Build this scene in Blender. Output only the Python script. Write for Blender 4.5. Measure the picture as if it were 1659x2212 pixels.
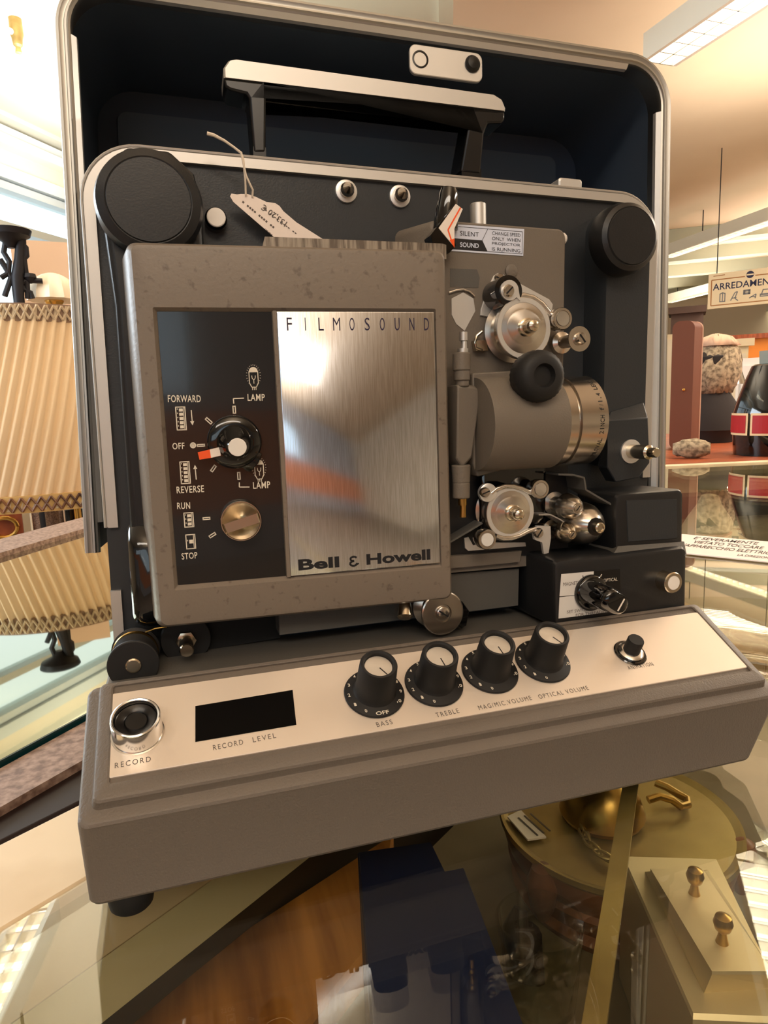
import bpy, bmesh, math, random
import numpy as np
from mathutils import Matrix, Vector

for _o in list(bpy.data.objects):
    bpy.data.objects.remove(_o, do_unlink=True)
SC = bpy.context.scene
COL = SC.collection
random.seed(7)
rad = math.radians

# ------------------------------------------------------------------ camera
# The machine has its own frame in centimetres (x right, y back, z up from the underside of its base).
F_PX = 1450.0
ANG = (rad(-16.95907), rad(83.03662), rad(-2.14904))
C_CM = np.array([5.28512, -31.07122, 21.08138])
def rz(a): return np.array([[math.cos(a), -math.sin(a), 0], [math.sin(a), math.cos(a), 0], [0, 0, 1]])
def rx(a): return np.array([[1, 0, 0], [0, math.cos(a), -math.sin(a)], [0, math.sin(a), math.cos(a)]])
R_CM = rz(ANG[0]) @ rx(ANG[1]) @ rz(ANG[2])
# the machine leans back slightly on its front feet: machine frame -> world
TILT = 0.038
TABLE = 0.80
_ax = Vector((math.cos(ANG[0]), math.sin(ANG[0]), 0))
T3 = np.array(Matrix.Rotation(-TILT, 3, _ax))
PIV = np.array([19.0, 0, 0]); PIVW = np.array([0.19, 0, TABLE + 0.0108])
def m2w(p): return PIVW + T3 @ ((np.array(p, float) - PIV) * 0.01)
CAM = m2w(C_CM)
RW = T3 @ R_CM
cam_data = bpy.data.cameras.new('camera'); cam = bpy.data.objects.new('camera', cam_data); COL.objects.link(cam)
cam_data.sensor_fit = 'VERTICAL'; cam_data.sensor_height = 36.0
cam_data.lens = F_PX / 2212.0 * 36.0
cam_data.clip_start = 0.01; cam_data.clip_end = 100
_m = Matrix([list(RW[i]) + [CAM[i]] for i in range(3)] + [[0, 0, 0, 1]])
cam.matrix_world = _m
SC.camera = cam

# ------------------------------------------------------------------ colour management, world, lights
SC.view_settings.view_transform = 'Standard'; SC.view_settings.look = 'None'
SC.view_settings.gamma = 1.0; SC.view_settings.use_curve_mapping = False
SC.view_settings.exposure = 0.0
wd = bpy.data.worlds.new('world'); SC.world = wd; wd.use_nodes = True
bg = wd.node_tree.nodes['Background']; bg.inputs[0].default_value = (0.80, 0.92, 1.0, 1); bg.inputs[1].default_value = 2.0
FIX_E = 16.0          # emission of the fluorescent louvres
def area(name, loc, target, sx, sy, power, col):
    l = bpy.data.lights.new(name, 'AREA'); l.shape = 'RECTANGLE'; l.size = sx; l.size_y = sy; l.energy = power; l.color = col
    o = bpy.data.objects.new(name, l); COL.objects.link(o); o.location = loc
    d = Vector(target) - Vector(loc); o.rotation_euler = d.to_track_quat('-Z', 'Y').to_euler()
    return o
def area_level(name, loc, sx, sy, power, col, up=False):   # a level strip lying along the fluorescent rows
    o = area(name, loc, (loc[0], loc[1], loc[2] - 1), sx, sy, power, col); o.rotation_euler = (math.pi if up else 0, 0, rad(80)); return o
# room axes: the hall runs 35 degrees to the right of the machine's own depth axis
HU = np.array([math.sin(rad(35)), math.cos(rad(35)), 0]); HV = np.array([math.cos(rad(35)), -math.sin(rad(35)), 0])
CEIL = CAM[2] + 1.95
def hall(u, v, z): return np.array([CAM[0], CAM[1], 0]) + HU * u + HV * v + np.array([0, 0, z])
VL, VR, UB, UF = -3.8, 6.5, 16.0, -4.5          # room limits in hall axes
area('daylight_through_window', hall(0.6, VL + 0.12, CAM[2] + 1.0), tuple(m2w((10, 5, 20))), 3.0, 1.1, 125, (0.80, 0.91, 1.0))
area('fluorescent_row_behind', hall(-1.8, 0.5, CEIL - 0.3), tuple(hall(-0.9, 0.3, 0.9)), 2.6, 0.4, 30, (1.0, 0.89, 0.76))
area_level('fluorescent_row_right', hall(2.6, 2.4, CEIL - 0.45), 3.0, 0.14, 120, (1.0, 0.88, 0.74))
area_level('fluorescent_row_far', hall(8.0, 2.4, CEIL - 0.45), 6.0, 0.14, 220, (1.0, 0.88, 0.74))
area_level('ceiling_fill_right', hall(3.4, 1.6, CEIL - 0.75), 4.0, 0.8, 58, (1.0, 0.88, 0.74), True)  # added fill without a fitting, lifts the right-hand ceiling
area_level('ceiling_fill_behind', hall(-2.0, 1.2, CEIL - 0.75), 3.4, 0.8, 85, (1.0, 0.89, 0.79), True)  # added fill behind the camera, brightens ceiling, console plate and metals
area_level('ceiling_fill_left', hall(2.9, -2.5, CEIL - 0.6), 3.0, 0.8, 75, (0.96, 0.98, 1.0), True)  # added fill, no lamp hangs here; brightens the ceiling at the left
area_level('ceiling_fill_far', hall(9.0, 2.4, CEIL - 0.75), 8.0, 1.0, 150, (1.0, 0.88, 0.74), True)  # added fill for the distant ceiling, belongs to no fitting

# ------------------------------------------------------------------ materials
def lin(c):
    return tuple((x / 255 / 12.92) if x / 255 <= 0.04045 else ((x / 255 + 0.055) / 1.055) ** 2.4 for x in c) + (1.0,)
MATS = {}
def mat(name, rgb, rough=0.5, metal=0.0, spec=0.5, noise=None, bump=0.0, bscale=300, emit=None, aniso=0.0, trans=0.0, coat=0.0, ior=1.45, stretch=None, sheen=0.0):
    """noise = (scale, other rgb, low, high): flecks or grain of another colour"""
    m = bpy.data.materials.new(name); m.use_nodes = True; nt = m.node_tree; b = nt.nodes['Principled BSDF']
    b.inputs['Base Color'].default_value = lin(rgb); b.inputs['Roughness'].default_value = rough; b.inputs['Metallic'].default_value = metal
    b.inputs['Specular IOR Level'].default_value = spec; b.inputs['IOR'].default_value = ior
    b.inputs['Transmission Weight'].default_value = trans; b.inputs['Coat Weight'].default_value = coat
    if aniso: b.inputs['Anisotropic'].default_value = aniso
    if emit: b.inputs['Emission Color'].default_value = lin(emit[0]); b.inputs['Emission Strength'].default_value = emit[1]
    if noise or bump:
        tc = nt.nodes.new('ShaderNodeTexCoord'); mp = nt.nodes.new('ShaderNodeMapping'); nt.links.new(tc.outputs['Object'], mp.inputs[0])
        if stretch: mp.inputs['Scale'].default_value = stretch
    if noise:
        n = nt.nodes.new('ShaderNodeTexNoise'); n.inputs['Scale'].default_value = noise[0]; n.inputs['Detail'].default_value = 4
        nt.links.new(mp.outputs[0], n.inputs['Vector'])
        r = nt.nodes.new('ShaderNodeValToRGB'); r.color_ramp.elements[0].position = noise[2]; r.color_ramp.elements[1].position = noise[3]
        r.color_ramp.elements[0].color = lin(noise[1]); r.color_ramp.elements[1].color = lin(rgb)
        nt.links.new(n.outputs['Fac'], r.inputs[0]); nt.links.new(r.outputs[0], b.inputs['Base Color'])
    if bump:
        n2 = nt.nodes.new('ShaderNodeTexNoise'); n2.inputs['Scale'].default_value = bscale; n2.inputs['Detail'].default_value = 3
        nt.links.new(mp.outputs[0], n2.inputs['Vector'])
        bp = nt.nodes.new('ShaderNodeBump'); bp.inputs['Strength'].default_value = bump; bp.inputs['Distance'].default_value = 0.001
        nt.links.new(n2.outputs['Fac'], bp.inputs['Height']); nt.links.new(bp.outputs[0], b.inputs['Normal'])
    MATS[name] = m; return m
mat('door_grey', (118, 108, 97), 0.42, noise=(200, (98, 88, 78), 0.30, 0.40), bump=0.15, bscale=500)
mat('base_grey', (103, 95, 87), 0.45, bump=0.3, bscale=900)
mat('housing_grey', (108, 100, 90), 0.5, bump=0.2, bscale=900)
mat('meter_black', (4, 4, 5), 0.25, spec=0.12)
mat('charcoal', (41, 45, 49), 0.42, bump=0.12, bscale=900)
mat('charcoal_grey', (84, 82, 78), 0.5, bump=0.15, bscale=900)
mat('black_paint', (25, 26, 28), 0.38, bump=0.07, bscale=900)
mat('black_plastic', (14, 14, 15), 0.28)
mat('black_gloss', (8, 8, 9), 0.08, coat=0.6)
mat('rubber', (19, 19, 20), 0.6)
mat('lid_inside', (62, 74, 90), 0.55)
mat('lid_panel', (84, 96, 108), 0.42)
mat('aluminium', (222, 222, 220), 0.38, 0.7)
mat('aluminium_satin', (200, 198, 194), 0.45, 0.85)
mat('lid_rim', (168, 166, 160), 0.4, 1.0)
mat('steel', (200, 192, 182), 0.22, 1.0)
mat('steel_bright', (225, 224, 222), 0.16, 1.0)
mat('turned', (205, 198, 188), 0.25, 1.0, aniso=0.7)
mat('nickel', (196, 184, 164), 0.2, 1.0)
mat('brass', (176, 142, 78), 0.28, 1.0)
mat('old_brass', (178, 156, 98), 0.4, 0.6, noise=(9, (140, 118, 68), 0.35, 0.6))
mat('satin_brass', (226, 210, 172), 0.42, 0.5, stretch=(1, 12, 1), bump=0.05, bscale=200)
mat('cap_silver', (228, 222, 212), 0.34, 0.6, aniso=0.6)
mat('plate_brushed', (212, 217, 228), 0.14, 1.0, aniso=0.45, noise=(60, (190, 192, 196), 0.35, 0.65), stretch=(40, 1, 1.2))
mat('console_plate', (238, 226, 212), 0.42, 0.5, noise=(6, (228, 216, 202), 0.4, 0.6))
mat('white_plastic', (226, 222, 216), 0.4)
mat('pointer_white', (232, 222, 212), 0.4)
mat('orange', (240, 90, 34), 0.4)
mat('ink', (22, 22, 26), 0.5)
mat('ink_violet', (40, 34, 66), 0.45)
mat('ink_grey', (92, 84, 78), 0.6)
mat('print_cream', (222, 214, 198), 0.5)
mat('label_blue', (206, 214, 232), 0.3)
mat('label_white', (212, 210, 206), 0.4)
mat('black_panel', (30, 29, 29), 0.12, coat=0.3)
mat('paper', (244, 232, 222), 0.7)
mat('string', (226, 214, 196), 0.8)
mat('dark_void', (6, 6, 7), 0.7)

# ------------------------------------------------------------------ rays and frames
def ray_cm(u, v):
    w = R_CM @ np.array([(u - 829.5) / F_PX, -(v - 1106) / F_PX, -1.0]); return w / np.linalg.norm(w)
def ray_w(u, v): return T3 @ ray_cm(u, v)
def P(u, v, Y):                                  # machine frame, on the plane y = Y
    w = ray_cm(u, v); return C_CM + w * (Y - C_CM[1]) / w[1]
def TZ(u, v, Z):                                 # machine frame, on the plane z = Z
    w = ray_cm(u, v); return C_CM + w * (Z - C_CM[2]) / w[2]
def WZ(u, v, z):                                 # world, on the level plane z
    w = ray_w(u, v); return CAM + w * (z - CAM[2]) / w[2]
def WD(u, v, d):                                 # world, at horizontal distance d from the camera
    w = ray_w(u, v); return CAM + w * d / math.hypot(w[0], w[1])
def nrm(v): v = np.array(v, float); return v / np.linalg.norm(v)
class Fr:
    def __init__(s, o, u, v, world=False):
        s.o = np.array(o, float); s.u = nrm(u); v = np.array(v, float); s.v = nrm(v - s.u * (v @ s.u)); s.n = np.cross(s.u, s.v); s.w = world
    def p(s, a, b, c=0.0): return s.o + s.u * a + s.v * b + s.n * c
    def px(s, U, V, c=0.0):
        C = CAM if s.w else C_CM; w = ray_w(U, V) if s.w else ray_cm(U, V)
        o = s.o + s.n * c; q = C + w * ((o - C) @ s.n) / (w @ s.n) - s.o
        return (q @ s.u, q @ s.v)
    def at(s, a, b, c=0.0, rot=0.0):             # a frame moved within this one
        cu = s.u * math.cos(rot) + s.v * math.sin(rot); cv = s.v * math.cos(rot) - s.u * math.sin(rot)
        return Fr(s.p(a, b, c), cu, cv, s.w)
    def atp(s, U, V, c=0.0, rot=0.0): a, b = s.px(U, V, c); return s.at(a, b, c, rot)
def frn(o, n, up=(0, 0, 1), world=False):        # a frame from its outward axis
    n = nrm(n); up = np.array(up, float)
    if abs(n @ up) > 0.95: up = np.array([0, 1.0, 0])
    u = np.cross(up, n); return Fr(o, u, np.cross(n, u), world)

def rrect(a0, a1, b0, b1, r, n=6):
    out = []
    for (ca, cb, t0) in ((a1 - r, b1 - r, 0), (a0 + r, b1 - r, 90), (a0 + r, b0 + r, 180), (a1 - r, b0 + r, 270)):
        for i in range(n + 1):
            t = rad(t0 + 90 * i / n); out.append((ca + r * math.cos(t), cb + r * math.sin(t)))
    return out
def circ(r, n=32, a=0, b=0): return [(a + r * math.cos(2 * math.pi * i / n), b + r * math.sin(2 * math.pi * i / n)) for i in range(n)]

class MB:
    def __init__(s): s.v = []; s.f = []; s.m = []
    def add(s, vs, fs, mi=0):
        k = len(s.v); s.v += [tuple(map(float, x)) for x in vs]
        for f in fs: s.f.append(tuple(i + k for i in f)); s.m.append(mi)
    def loops(s, L, mi=0, cap0=True, cap1=True, closed=True):
        n = len(L[0]); vs = [p for l in L for p in l]; fs = []
        for i in range(len(L) - 1):
            for j in range(n if closed else n - 1):
                k = (j + 1) % n; fs.append((i * n + j, i * n + k, (i + 1) * n + k, (i + 1) * n + j))
        if cap0: fs.append(tuple(range(n))[::-1])
        if cap1: fs.append(tuple(range((len(L) - 1) * n, len(L) * n)))
        s.add(vs, fs, mi); return s
    def stack(s, fr, L, mi=0, **k):              # L: [(outline, c), ...]
        return s.loops([[fr.p(a, b, c) for a, b in o] for o, c in L], mi, **k)
    def prism(s, fr, poly, c0, c1, mi=0, bev=0.0):
        if bev:
            g = np.array(poly).mean(0); sh = [tuple(g + (np.array(q) - g) * (1 - bev / max(0.05, np.linalg.norm(np.array(q) - g)))) for q in poly]
            return s.stack(fr, [(poly, c0), (poly, c1 - bev), (sh, c1)], mi)
        return s.stack(fr, [(poly, c0), (poly, c1)], mi)
    def lathe(s, fr, prof, mi=0, n=40):          # prof: [(r, c), ...]
        return s.loops([[fr.p(r * math.cos(2 * math.pi * i / n), r * math.sin(2 * math.pi * i / n), c) for i in range(n)] for r, c in [(max(r, 1e-4), c) for r, c in prof]], mi)
    def box(s, fr, a0, a1, b0, b1, c0, c1, mi=0): return s.prism(fr, [(a0, b0), (a1, b0), (a1, b1), (a0, b1)], c0, c1, mi)
    def tube(s, pts, r, mi=0, n=10, flat=None):  # round bar along points; r may be a list
        pts = [np.array(p, float) for p in pts]; L = []; up = None
        for i, p in enumerate(pts):
            t = nrm(pts[min(i + 1, len(pts) - 1)] - pts[max(i - 1, 0)])
            if up is None: up = np.array([0, 0, 1.0]) if abs(t[2]) < 0.9 else np.array([0, 1.0, 0])
            a = nrm(np.cross(t, up)); b = np.cross(a, t); up = b
            rr = r[i] if isinstance(r, (list, tuple)) else r
            L.append([p + a * rr * math.cos(2 * math.pi * j / n) + b * rr * (flat or 1) * math.sin(2 * math.pi * j / n) for j in range(n)])
        return s.loops(L, mi)
    def stroke(s, fr, pts, w, c=0.0, mi=0, closed=False, h=0.012):
        pts = [np.array(p, float) for p in pts]; n = len(pts)
        for i in range(n if closed else n - 1):
            p, q = pts[i], pts[(i + 1) % n]; d = nrm(q - p) if np.linalg.norm(q - p) > 1e-9 else np.array([1.0, 0]); e = np.array([-d[1], d[0]]) * w / 2; x = d * w / 2 * (0.9 if closed else 0)
            s.prism(fr, [tuple(p - x - e), tuple(q + x - e), tuple(q + x + e), tuple(p - x + e)], c, c + h, mi)
        return s
    def text(s, fr, body, p0, p1, h, c=0.0, mi=0, bold=0.0, space=1.0, lean=0.0, depth=0.012):
        """body fitted between in-plane points p0 -> p1 (its baseline), h tall"""
        cu = bpy.data.curves.new('t', 'FONT'); cu.body = body; cu.size = 1; cu.offset = bold; cu.space_character = space; cu.resolution_u = 3
        ob = bpy.data.objects.new('t', cu); COL.objects.link(ob); dg = bpy.context.evaluated_depsgraph_get(); dg.update()
        me = bpy.data.meshes.new_from_object(ob.evaluated_get(dg)); bpy.data.objects.remove(ob)
        V = np.array([v.co[:] for v in me.vertices]); FF = [tuple(f.vertices) for f in me.polygons]; bpy.data.meshes.remove(me); bpy.data.curves.remove(cu)
        lo, hi = V.min(0), V.max(0); p0 = np.array(p0, float); p1 = np.array(p1, float); L = np.linalg.norm(p1 - p0); d = (p1 - p0) / L; e = np.array([-d[1], d[0]])
        base = min(lo[1], 0.0) if any(ch in body for ch in ',;gjpqyQ/') else lo[1]
        out = []
        for q in V:
            x = (q[0] - lo[0]) / (hi[0] - lo[0]) * L; y = (q[1] - base) / (hi[1] - base) * h
            g = p0 + d * (x + lean * y) + e * y; out.append(fr.p(g[0], g[1], c + depth))
        s.add(out, FF, mi); return s
    def build(s, name, mats, parent=None, M=None, unit=1.0, org=(0, 0, 0), sharp=35, bevel=0.0, smooth=True):
        me = bpy.data.meshes.new(name); o_ = np.array(org, float)
        me.from_pydata([tuple((np.array(v) - o_) * unit) for v in s.v], [], s.f)
        for m in (mats if isinstance(mats, (list, tuple)) else [mats]): me.materials.append(MATS[m])
        for p, mi in zip(me.polygons, s.m): p.material_index = mi
        bm = bmesh.new(); bm.from_mesh(me); bmesh.ops.recalc_face_normals(bm, faces=bm.faces); bm.to_mesh(me); bm.free()
        if smooth: me.shade_smooth(); me.set_sharp_from_angle(angle=rad(sharp))
        ob = bpy.data.objects.new(name, me); COL.objects.link(ob)
        if parent is not None: ob.parent = parent
        elif M is not None: ob.matrix_world = M
        if bevel:
            bv = ob.modifiers.new('bevel', 'BEVEL'); bv.width = bevel; bv.segments = 2; bv.limit_method = 'ANGLE'; bv.angle_limit = rad(40)
        return ob
def tag(o, label, cat, group=None):
    o['label'] = label; o['category'] = cat
    if group: o['group'] = group
    return o
def struct(o): o['kind'] = 'structure'; return o
class Thing:
    """an Empty at the thing's base; parts are given in the machine's cm frame or in world metres"""
    def __init__(s, name, label, cat, org, cm=False, group=None):
        s.cm = cm; s.org = np.array(org, float); s.e = bpy.data.objects.new(name, None); COL.objects.link(s.e); s.e.empty_display_size = 0.02
        if cm:
            L = m2w(org); s.e.matrix_world = Matrix([list(T3[i]) + [L[i]] for i in range(3)] + [[0, 0, 0, 1]])
        else: s.e.location = tuple(org)
        tag(s.e, label, cat, group)
    def part(s, name, mb, mats, parent=None, label=None, **k):
        o = mb.build(name, mats, parent or s.e, unit=0.01 if s.cm else 1.0, org=s.org, **k)
        if label: o['label'] = label
        return o
def single(name, mb, mats, label, cat, org, group=None, **k):   # a thing that is one mesh, in world metres
    o = mb.build(name, mats, None, M=Matrix.Translation(Vector(org)), org=org, **k); return tag(o, label, cat, group)

# ------------------------------------------------------------------ more materials for the room
mat('ceiling_paint', (224, 204, 176), 0.85, noise=(1.2, (216, 195, 166), 0.3, 0.7))
mat('wall_cream', (226, 214, 190), 0.85)
mat('reflector_salmon', (240, 162, 124), 0.85)
mat('wall_grey', (186, 190, 200), 0.85)
mat('floor_tile', (150, 140, 126), 0.4, noise=(3, (136, 126, 112), 0.4, 0.6))
mat('window_frame', (200, 208, 206), 0.5)
mat('cornice', (214, 208, 188), 0.6)
mat('fixture_white', (232, 230, 214), 0.4)
mat('louvre_light', (255, 246, 228), 0.4, emit=((255, 240, 218), FIX_E))
mat('louvre_metal', (200, 196, 186), 0.25, 0.9)
mat('duct_cloth', (190, 184, 160), 0.5, bump=0.4, bscale=40)
mat('case_cream', (226, 205, 172), 0.5, noise=(14, (212, 188, 152), 0.35, 0.6))
mat('case_inner', (214, 202, 166), 0.6)
mat('case_floor', (128, 114, 88), 0.6, noise=(8, (100, 86, 62), 0.35, 0.65))
mat('dark_moulding', (32, 20, 17), 0.5, spec=0.3)
mat('brown_wood', (164, 136, 120), 0.5, noise=(150, (110, 84, 72), 0.36, 0.64), bump=0.2, bscale=60)
mat('orange_wood', (206, 138, 64), 0.3, noise=(7, (140, 84, 34), 0.3, 0.7), stretch=(9, 0.8, 1), coat=0.3)
mat('red_wood', (168, 88, 52), 0.4, noise=(8, (130, 62, 36), 0.35, 0.65), stretch=(1, 6, 1))
mat('mirror_glass', (180, 178, 150), 0.02, 1.0)
mat('glass_edge', (16, 52, 54), 0.1)
mat('navy', (20, 30, 64), 0.5)
mat('navy_edge', (60, 44, 36), 0.6)
mat('copper_brown', (150, 96, 58), 0.4, noise=(6, (74, 44, 28), 0.35, 0.65))
mat('shade_cloth', (226, 206, 174), 0.9)
mat('trim_braid', (150, 124, 104), 0.8)
mat('trim_gold', (206, 168, 108), 0.8)
mat('iron', (36, 34, 38), 0.5, 0.4)
mat('shell_white', (246, 230, 204), 0.4)
mat('suitcase_brown', (108, 62, 44), 0.6)
mat('suitcase_side', (186, 146, 124), 0.6)
mat('fur', (176, 158, 130), 0.95, noise=(55, (104, 90, 72), 0.35, 0.6))
mat('fur_light', (214, 178, 150), 0.95)
mat('dark_cloth', (42, 36, 34), 0.85)
mat('label_red', (168, 24, 32), 0.5)
mat('label_cream', (232, 204, 160), 0.5)
mat('gold', (222, 176, 96), 0.25, 1.0)
mat('sign_cream', (238, 222, 186), 0.5)
mat('sign_brown', (170, 118, 66), 0.6)
mat('sign_blue', (34, 40, 74), 0.6)
mat('sign_grey', (128, 130, 132), 0.6)
mat('tent_paper', (244, 226, 216), 0.7)
mat('beam_green', (168, 170, 150), 0.6)
mat('dark_far', (76, 58, 50), 0.7)
mat('cream_furniture', (232, 214, 178), 0.6)
mat('orange_shelf', (216, 128, 44), 0.5)
mat('grey_box', (142, 148, 140), 0.6)
mat('ceramic', (222, 212, 176), 0.3)
mat('case_dark', (52, 40, 28), 0.6)
mat('screen_tan', (232, 200, 174), 0.8)
def pane_mat(name, tint):
    m = bpy.data.materials.new(name); m.use_nodes = True; nt = m.node_tree; nt.nodes.clear(); N = nt.nodes.new
    o = N('ShaderNodeOutputMaterial'); mx = N('ShaderNodeMixShader'); t = N('ShaderNodeBsdfTransparent'); g = N('ShaderNodeBsdfGlossy')
    t.inputs[0].default_value = lin(tint); g.inputs['Roughness'].default_value = 0.01; g.inputs[0].default_value = (0.98, 1, 0.96, 1)
    lw = N('ShaderNodeLayerWeight'); lw.inputs[0].default_value = 0.5; pw = N('ShaderNodeMath'); pw.operation = 'POWER'; pw.inputs[1].default_value = 4.2
    ml = N('ShaderNodeMath'); ml.operation = 'MULTIPLY_ADD'; ml.inputs[1].default_value = 0.93; ml.inputs[2].default_value = 0.045
    nt.links.new(lw.outputs['Facing'], pw.inputs[0]); nt.links.new(pw.outputs[0], ml.inputs[0]); nt.links.new(ml.outputs[0], mx.inputs[0])
    nt.links.new(t.outputs[0], mx.inputs[1]); nt.links.new(g.outputs[0], mx.inputs[2]); nt.links.new(mx.outputs[0], o.inputs[0]); MATS[name] = m
pane_mat('pane', (246, 247, 242))
pane_mat('window_glass', (250, 252, 252))
_m = MATS['shade_cloth']; _nt = _m.node_tree; _b = _nt.nodes['Principled BSDF']; _t = _nt.nodes.new('ShaderNodeBsdfTranslucent'); _t.inputs[0].default_value = lin((232, 206, 168)); _x = _nt.nodes.new('ShaderNodeMixShader'); _x.inputs[0].default_value = 0.25
_nt.links.new(_b.outputs[0], _x.inputs[1]); _nt.links.new(_t.outputs[0], _x.inputs[2]); _nt.links.new(_x.outputs[0], _nt.nodes['Material Output'].inputs[0])

# ------------------------------------------------------------------ room shell
FW0 = Fr((0, 0, 0), (1, 0, 0), (0, 1, 0), True)           # world, level
FHALL = Fr(hall(0, 0, 0), HV, HU, True)                   # a = right across the hall, b = along it, c = up
CZ = CAM[2]
def quadbox(name, a0, a1, b0, b1, c0, c1, mt):
    m = MB(); m.box(FHALL, a0, a1, b0, b1, c0, c1); return struct(m.build(name, mt, smooth=False))
quadbox('floor', VL - .2, VR + .2, UF - .2, UB + .2, -0.1, 0, 'floor_tile')
quadbox('ceiling', VL - .2, VR + .2, UF - .2, UB + .2, CEIL, CEIL + .1, 'ceiling_paint')
quadbox('wall_back', VL - .2, VR + .2, UB, UB + .15, 0, CEIL, 'wall_cream')
fw0, fw1, fz0, fz1 = -1.6, 2.6, CZ + 0.35, CZ + 1.35      # added unseen window, puts a bright band in the brand plate
m = MB(); m.box(FHALL, VL - .2, fw0, UF - .15, UF, 0, CEIL); m.box(FHALL, fw1, VR + .2, UF - .15, UF, 0, CEIL); m.box(FHALL, fw0, fw1, UF - .15, UF, 0, fz0); m.box(FHALL, fw0, fw1, UF - .15, UF, fz1, CEIL); struct(m.build('wall_front', 'wall_grey', smooth=False))
m = MB(); m.box(FHALL, VL, VR, UF, UF + .012, CZ - 0.60, CZ + 0.26); struct(m.build('trim_11', 'reflector_salmon', smooth=False))  # added unseen band behind the camera, mirrored as warm tone in the brand plate
win = bpy.data.objects.new('reflection_window', None); COL.objects.link(win); struct(win); win.location = tuple(hall(UF, 0, fz0))
m = MB()
for z in (fz0, fz1 - .05): m.box(FHALL, fw0, fw1, UF - .1, UF + .02, z, z + .05)
for v in (fw0, 0.4, fw1 - .05): m.box(FHALL, v, v + .05, UF - .1, UF, fz0, fz1)
m.build('window_frame', 'window_frame', win, org=hall(UF, 0, fz0), smooth=False)
m = MB(); m.box(FHALL, fw0, fw1, UF - .06, UF - .055, fz0, fz1); m.build('pane', 'window_glass', win, org=hall(UF, 0, fz0), smooth=False)
quadbox('wall_right', VR, VR + .15, UF, UB, 0, CEIL, 'wall_cream')
wz0, wz1, wu0, wu1 = CZ + 0.45, CZ + 1.56, -0.5, 8.0
m = MB(); m.box(FHALL, VL - .15, VL, UF, UB, 0, wz0); m.box(FHALL, VL - .15, VL, UF, UB, wz1, CEIL); m.box(FHALL, VL - .15, VL, UF, wu0, wz0, wz1); m.box(FHALL, VL - .15, VL, wu1, UB, wz0, wz1)
struct(m.build('wall_left', 'wall_cream', smooth=False))
win = bpy.data.objects.new('window_1', None); COL.objects.link(win); struct(win); win.location = tuple(hall(3, VL, wz0))
def wp(name, mb, mt): return mb.build(name, mt, win, org=hall(3, VL, wz0), smooth=False)
m = MB()
for z in (wz0, wz0 + 0.79, wz1 - 0.06): m.box(FHALL, VL - .1, VL + .02, wu0, wu1, z, z + 0.05)
for u in (wu0, 1.3, 3.15, 5.0, wu1 - .06): m.box(FHALL, VL - .1, VL + .0, u, u + .06, wz0, wz1)
wp('window_frame', m, 'window_frame')
m = MB(); m.box(FHALL, VL - .06, VL - .055, wu0, wu1, wz0, wz1); wp('pane', m, 'window_glass')
for i, (z0, z1, d, mt) in enumerate(((wz1, wz1 + .08, .05, 'window_frame'), (wz1 + .2, wz1 + .26, .10, 'fixture_white'), (wz1 + .28, wz1 + .33, .06, 'window_frame'), (wz1 + .36, wz1 + .39, .12, 'cornice'))):
    m = MB(); m.box(FHALL, VL, VL + d, UF, UB, z0, z1); struct(m.build('trim_%d' % (i + 1), mt, smooth=False))
for i in range(5):
    m = MB(); m.box(FHALL, VL, VR, 9.2 + i * 1.25, 9.4 + i * 1.25, CEIL - .16, CEIL - 0.001); struct(m.build('trim_%d' % (i + 6), 'beam_green', smooth=False))
def band(mb, fr, path, prof, mi=0):
    return mb.loops([[fr.p(x + nx * o, y + ny * o, c) for o, c in prof] for x, y, nx, ny in path], mi)
def arch(aL, aR, bT, r, bL, bR, n=10):           # path: up the left side, round, along the top, round, down the right side; normals inward
    p = [(aL, bL, 1, 0)]
    for i in range(n + 1):
        t = rad(180 - 90 * i / n); p.append((aL + r + r * math.cos(t), bT - r + r * math.sin(t), -math.cos(t), -math.sin(t)))
    for i in range(n + 1):
        t = rad(90 - 90 * i / n); p.append((aR - r + r * math.cos(t), bT - r + r * math.sin(t), -math.cos(t), -math.sin(t)))
    p.append((aR, bR, -1, 0)); return p

mat('worn_edge', (150, 140, 126), 0.4, 0.3, noise=(120, (96, 86, 76), 0.4, 0.6), stretch=(3, 1, 0.3))
# =================================================================== FILM PROJECTOR
FP = Fr((20, 13.104, 10), (1, -0.001, -0.015), (0.015, -0.014, 1))
proj = Thing('film_projector', 'grey and black sound film projector with brushed metal door plate, standing on glass', 'film projector', (19, 12, -1.0), cm=True)
pp = proj.part
# --- base
X = 38.0
def ring(x0, x1, y0, y1, z0, slope, r, n=5):
    return [np.array([a, b, z0 + slope * (b - y0)]) for a, b in rrect(x0, x1, y0, y1, r, n)]
FTo = np.array([1.17, 1.28, 5.32])
FT = Fr(FTo, (1, 0, 0), (0, 4.39, 2.45))
TS = 2.45 / 4.39
m = MB(); L = []
for ins, c, r_ in ((0, -0.72, .5), (0.03, -0.58, .5), (0.12, -0.47, .48), (0.24, -0.42, .42), (0.55, -0.40, .34), (0.61, -0.38, .33), (0.64, -0.30, .32), (0.69, -0.02, .32), (0.76, 0.08, .3), (0.90, 0.14, .25), (1.29, 0.17, .18), (1.38, 0.13, .14), (1.40, 0.02, .14)):
    L.append([FT.p(a, b, c) for a, b in rrect(-1.32 + ins, 37.49 + 1.22 - ins * 0.9, -1.98 + ins * 1.2, 6.15 - ins * 0.45, max(r_, 0.12), 5)])
low = [np.array([a, b, 0.0]) for a, b in rrect(0.1, X - 0.1, 0.1, 7.5, 0.5, 5)]
lo2 = [np.array([a, b, 0.15]) for a, b in rrect(0, X, 0, 7.5, 0.55, 5)]
m.loops([low, lo2] + L); base = pp('base_housing', m, 'base_grey', sharp=24)
m = MB()                                          # rear half of the base, under the mechanism
FZ = Fr((0, 0, 0), (1, 0, 0), (0, 1, 0))
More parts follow.
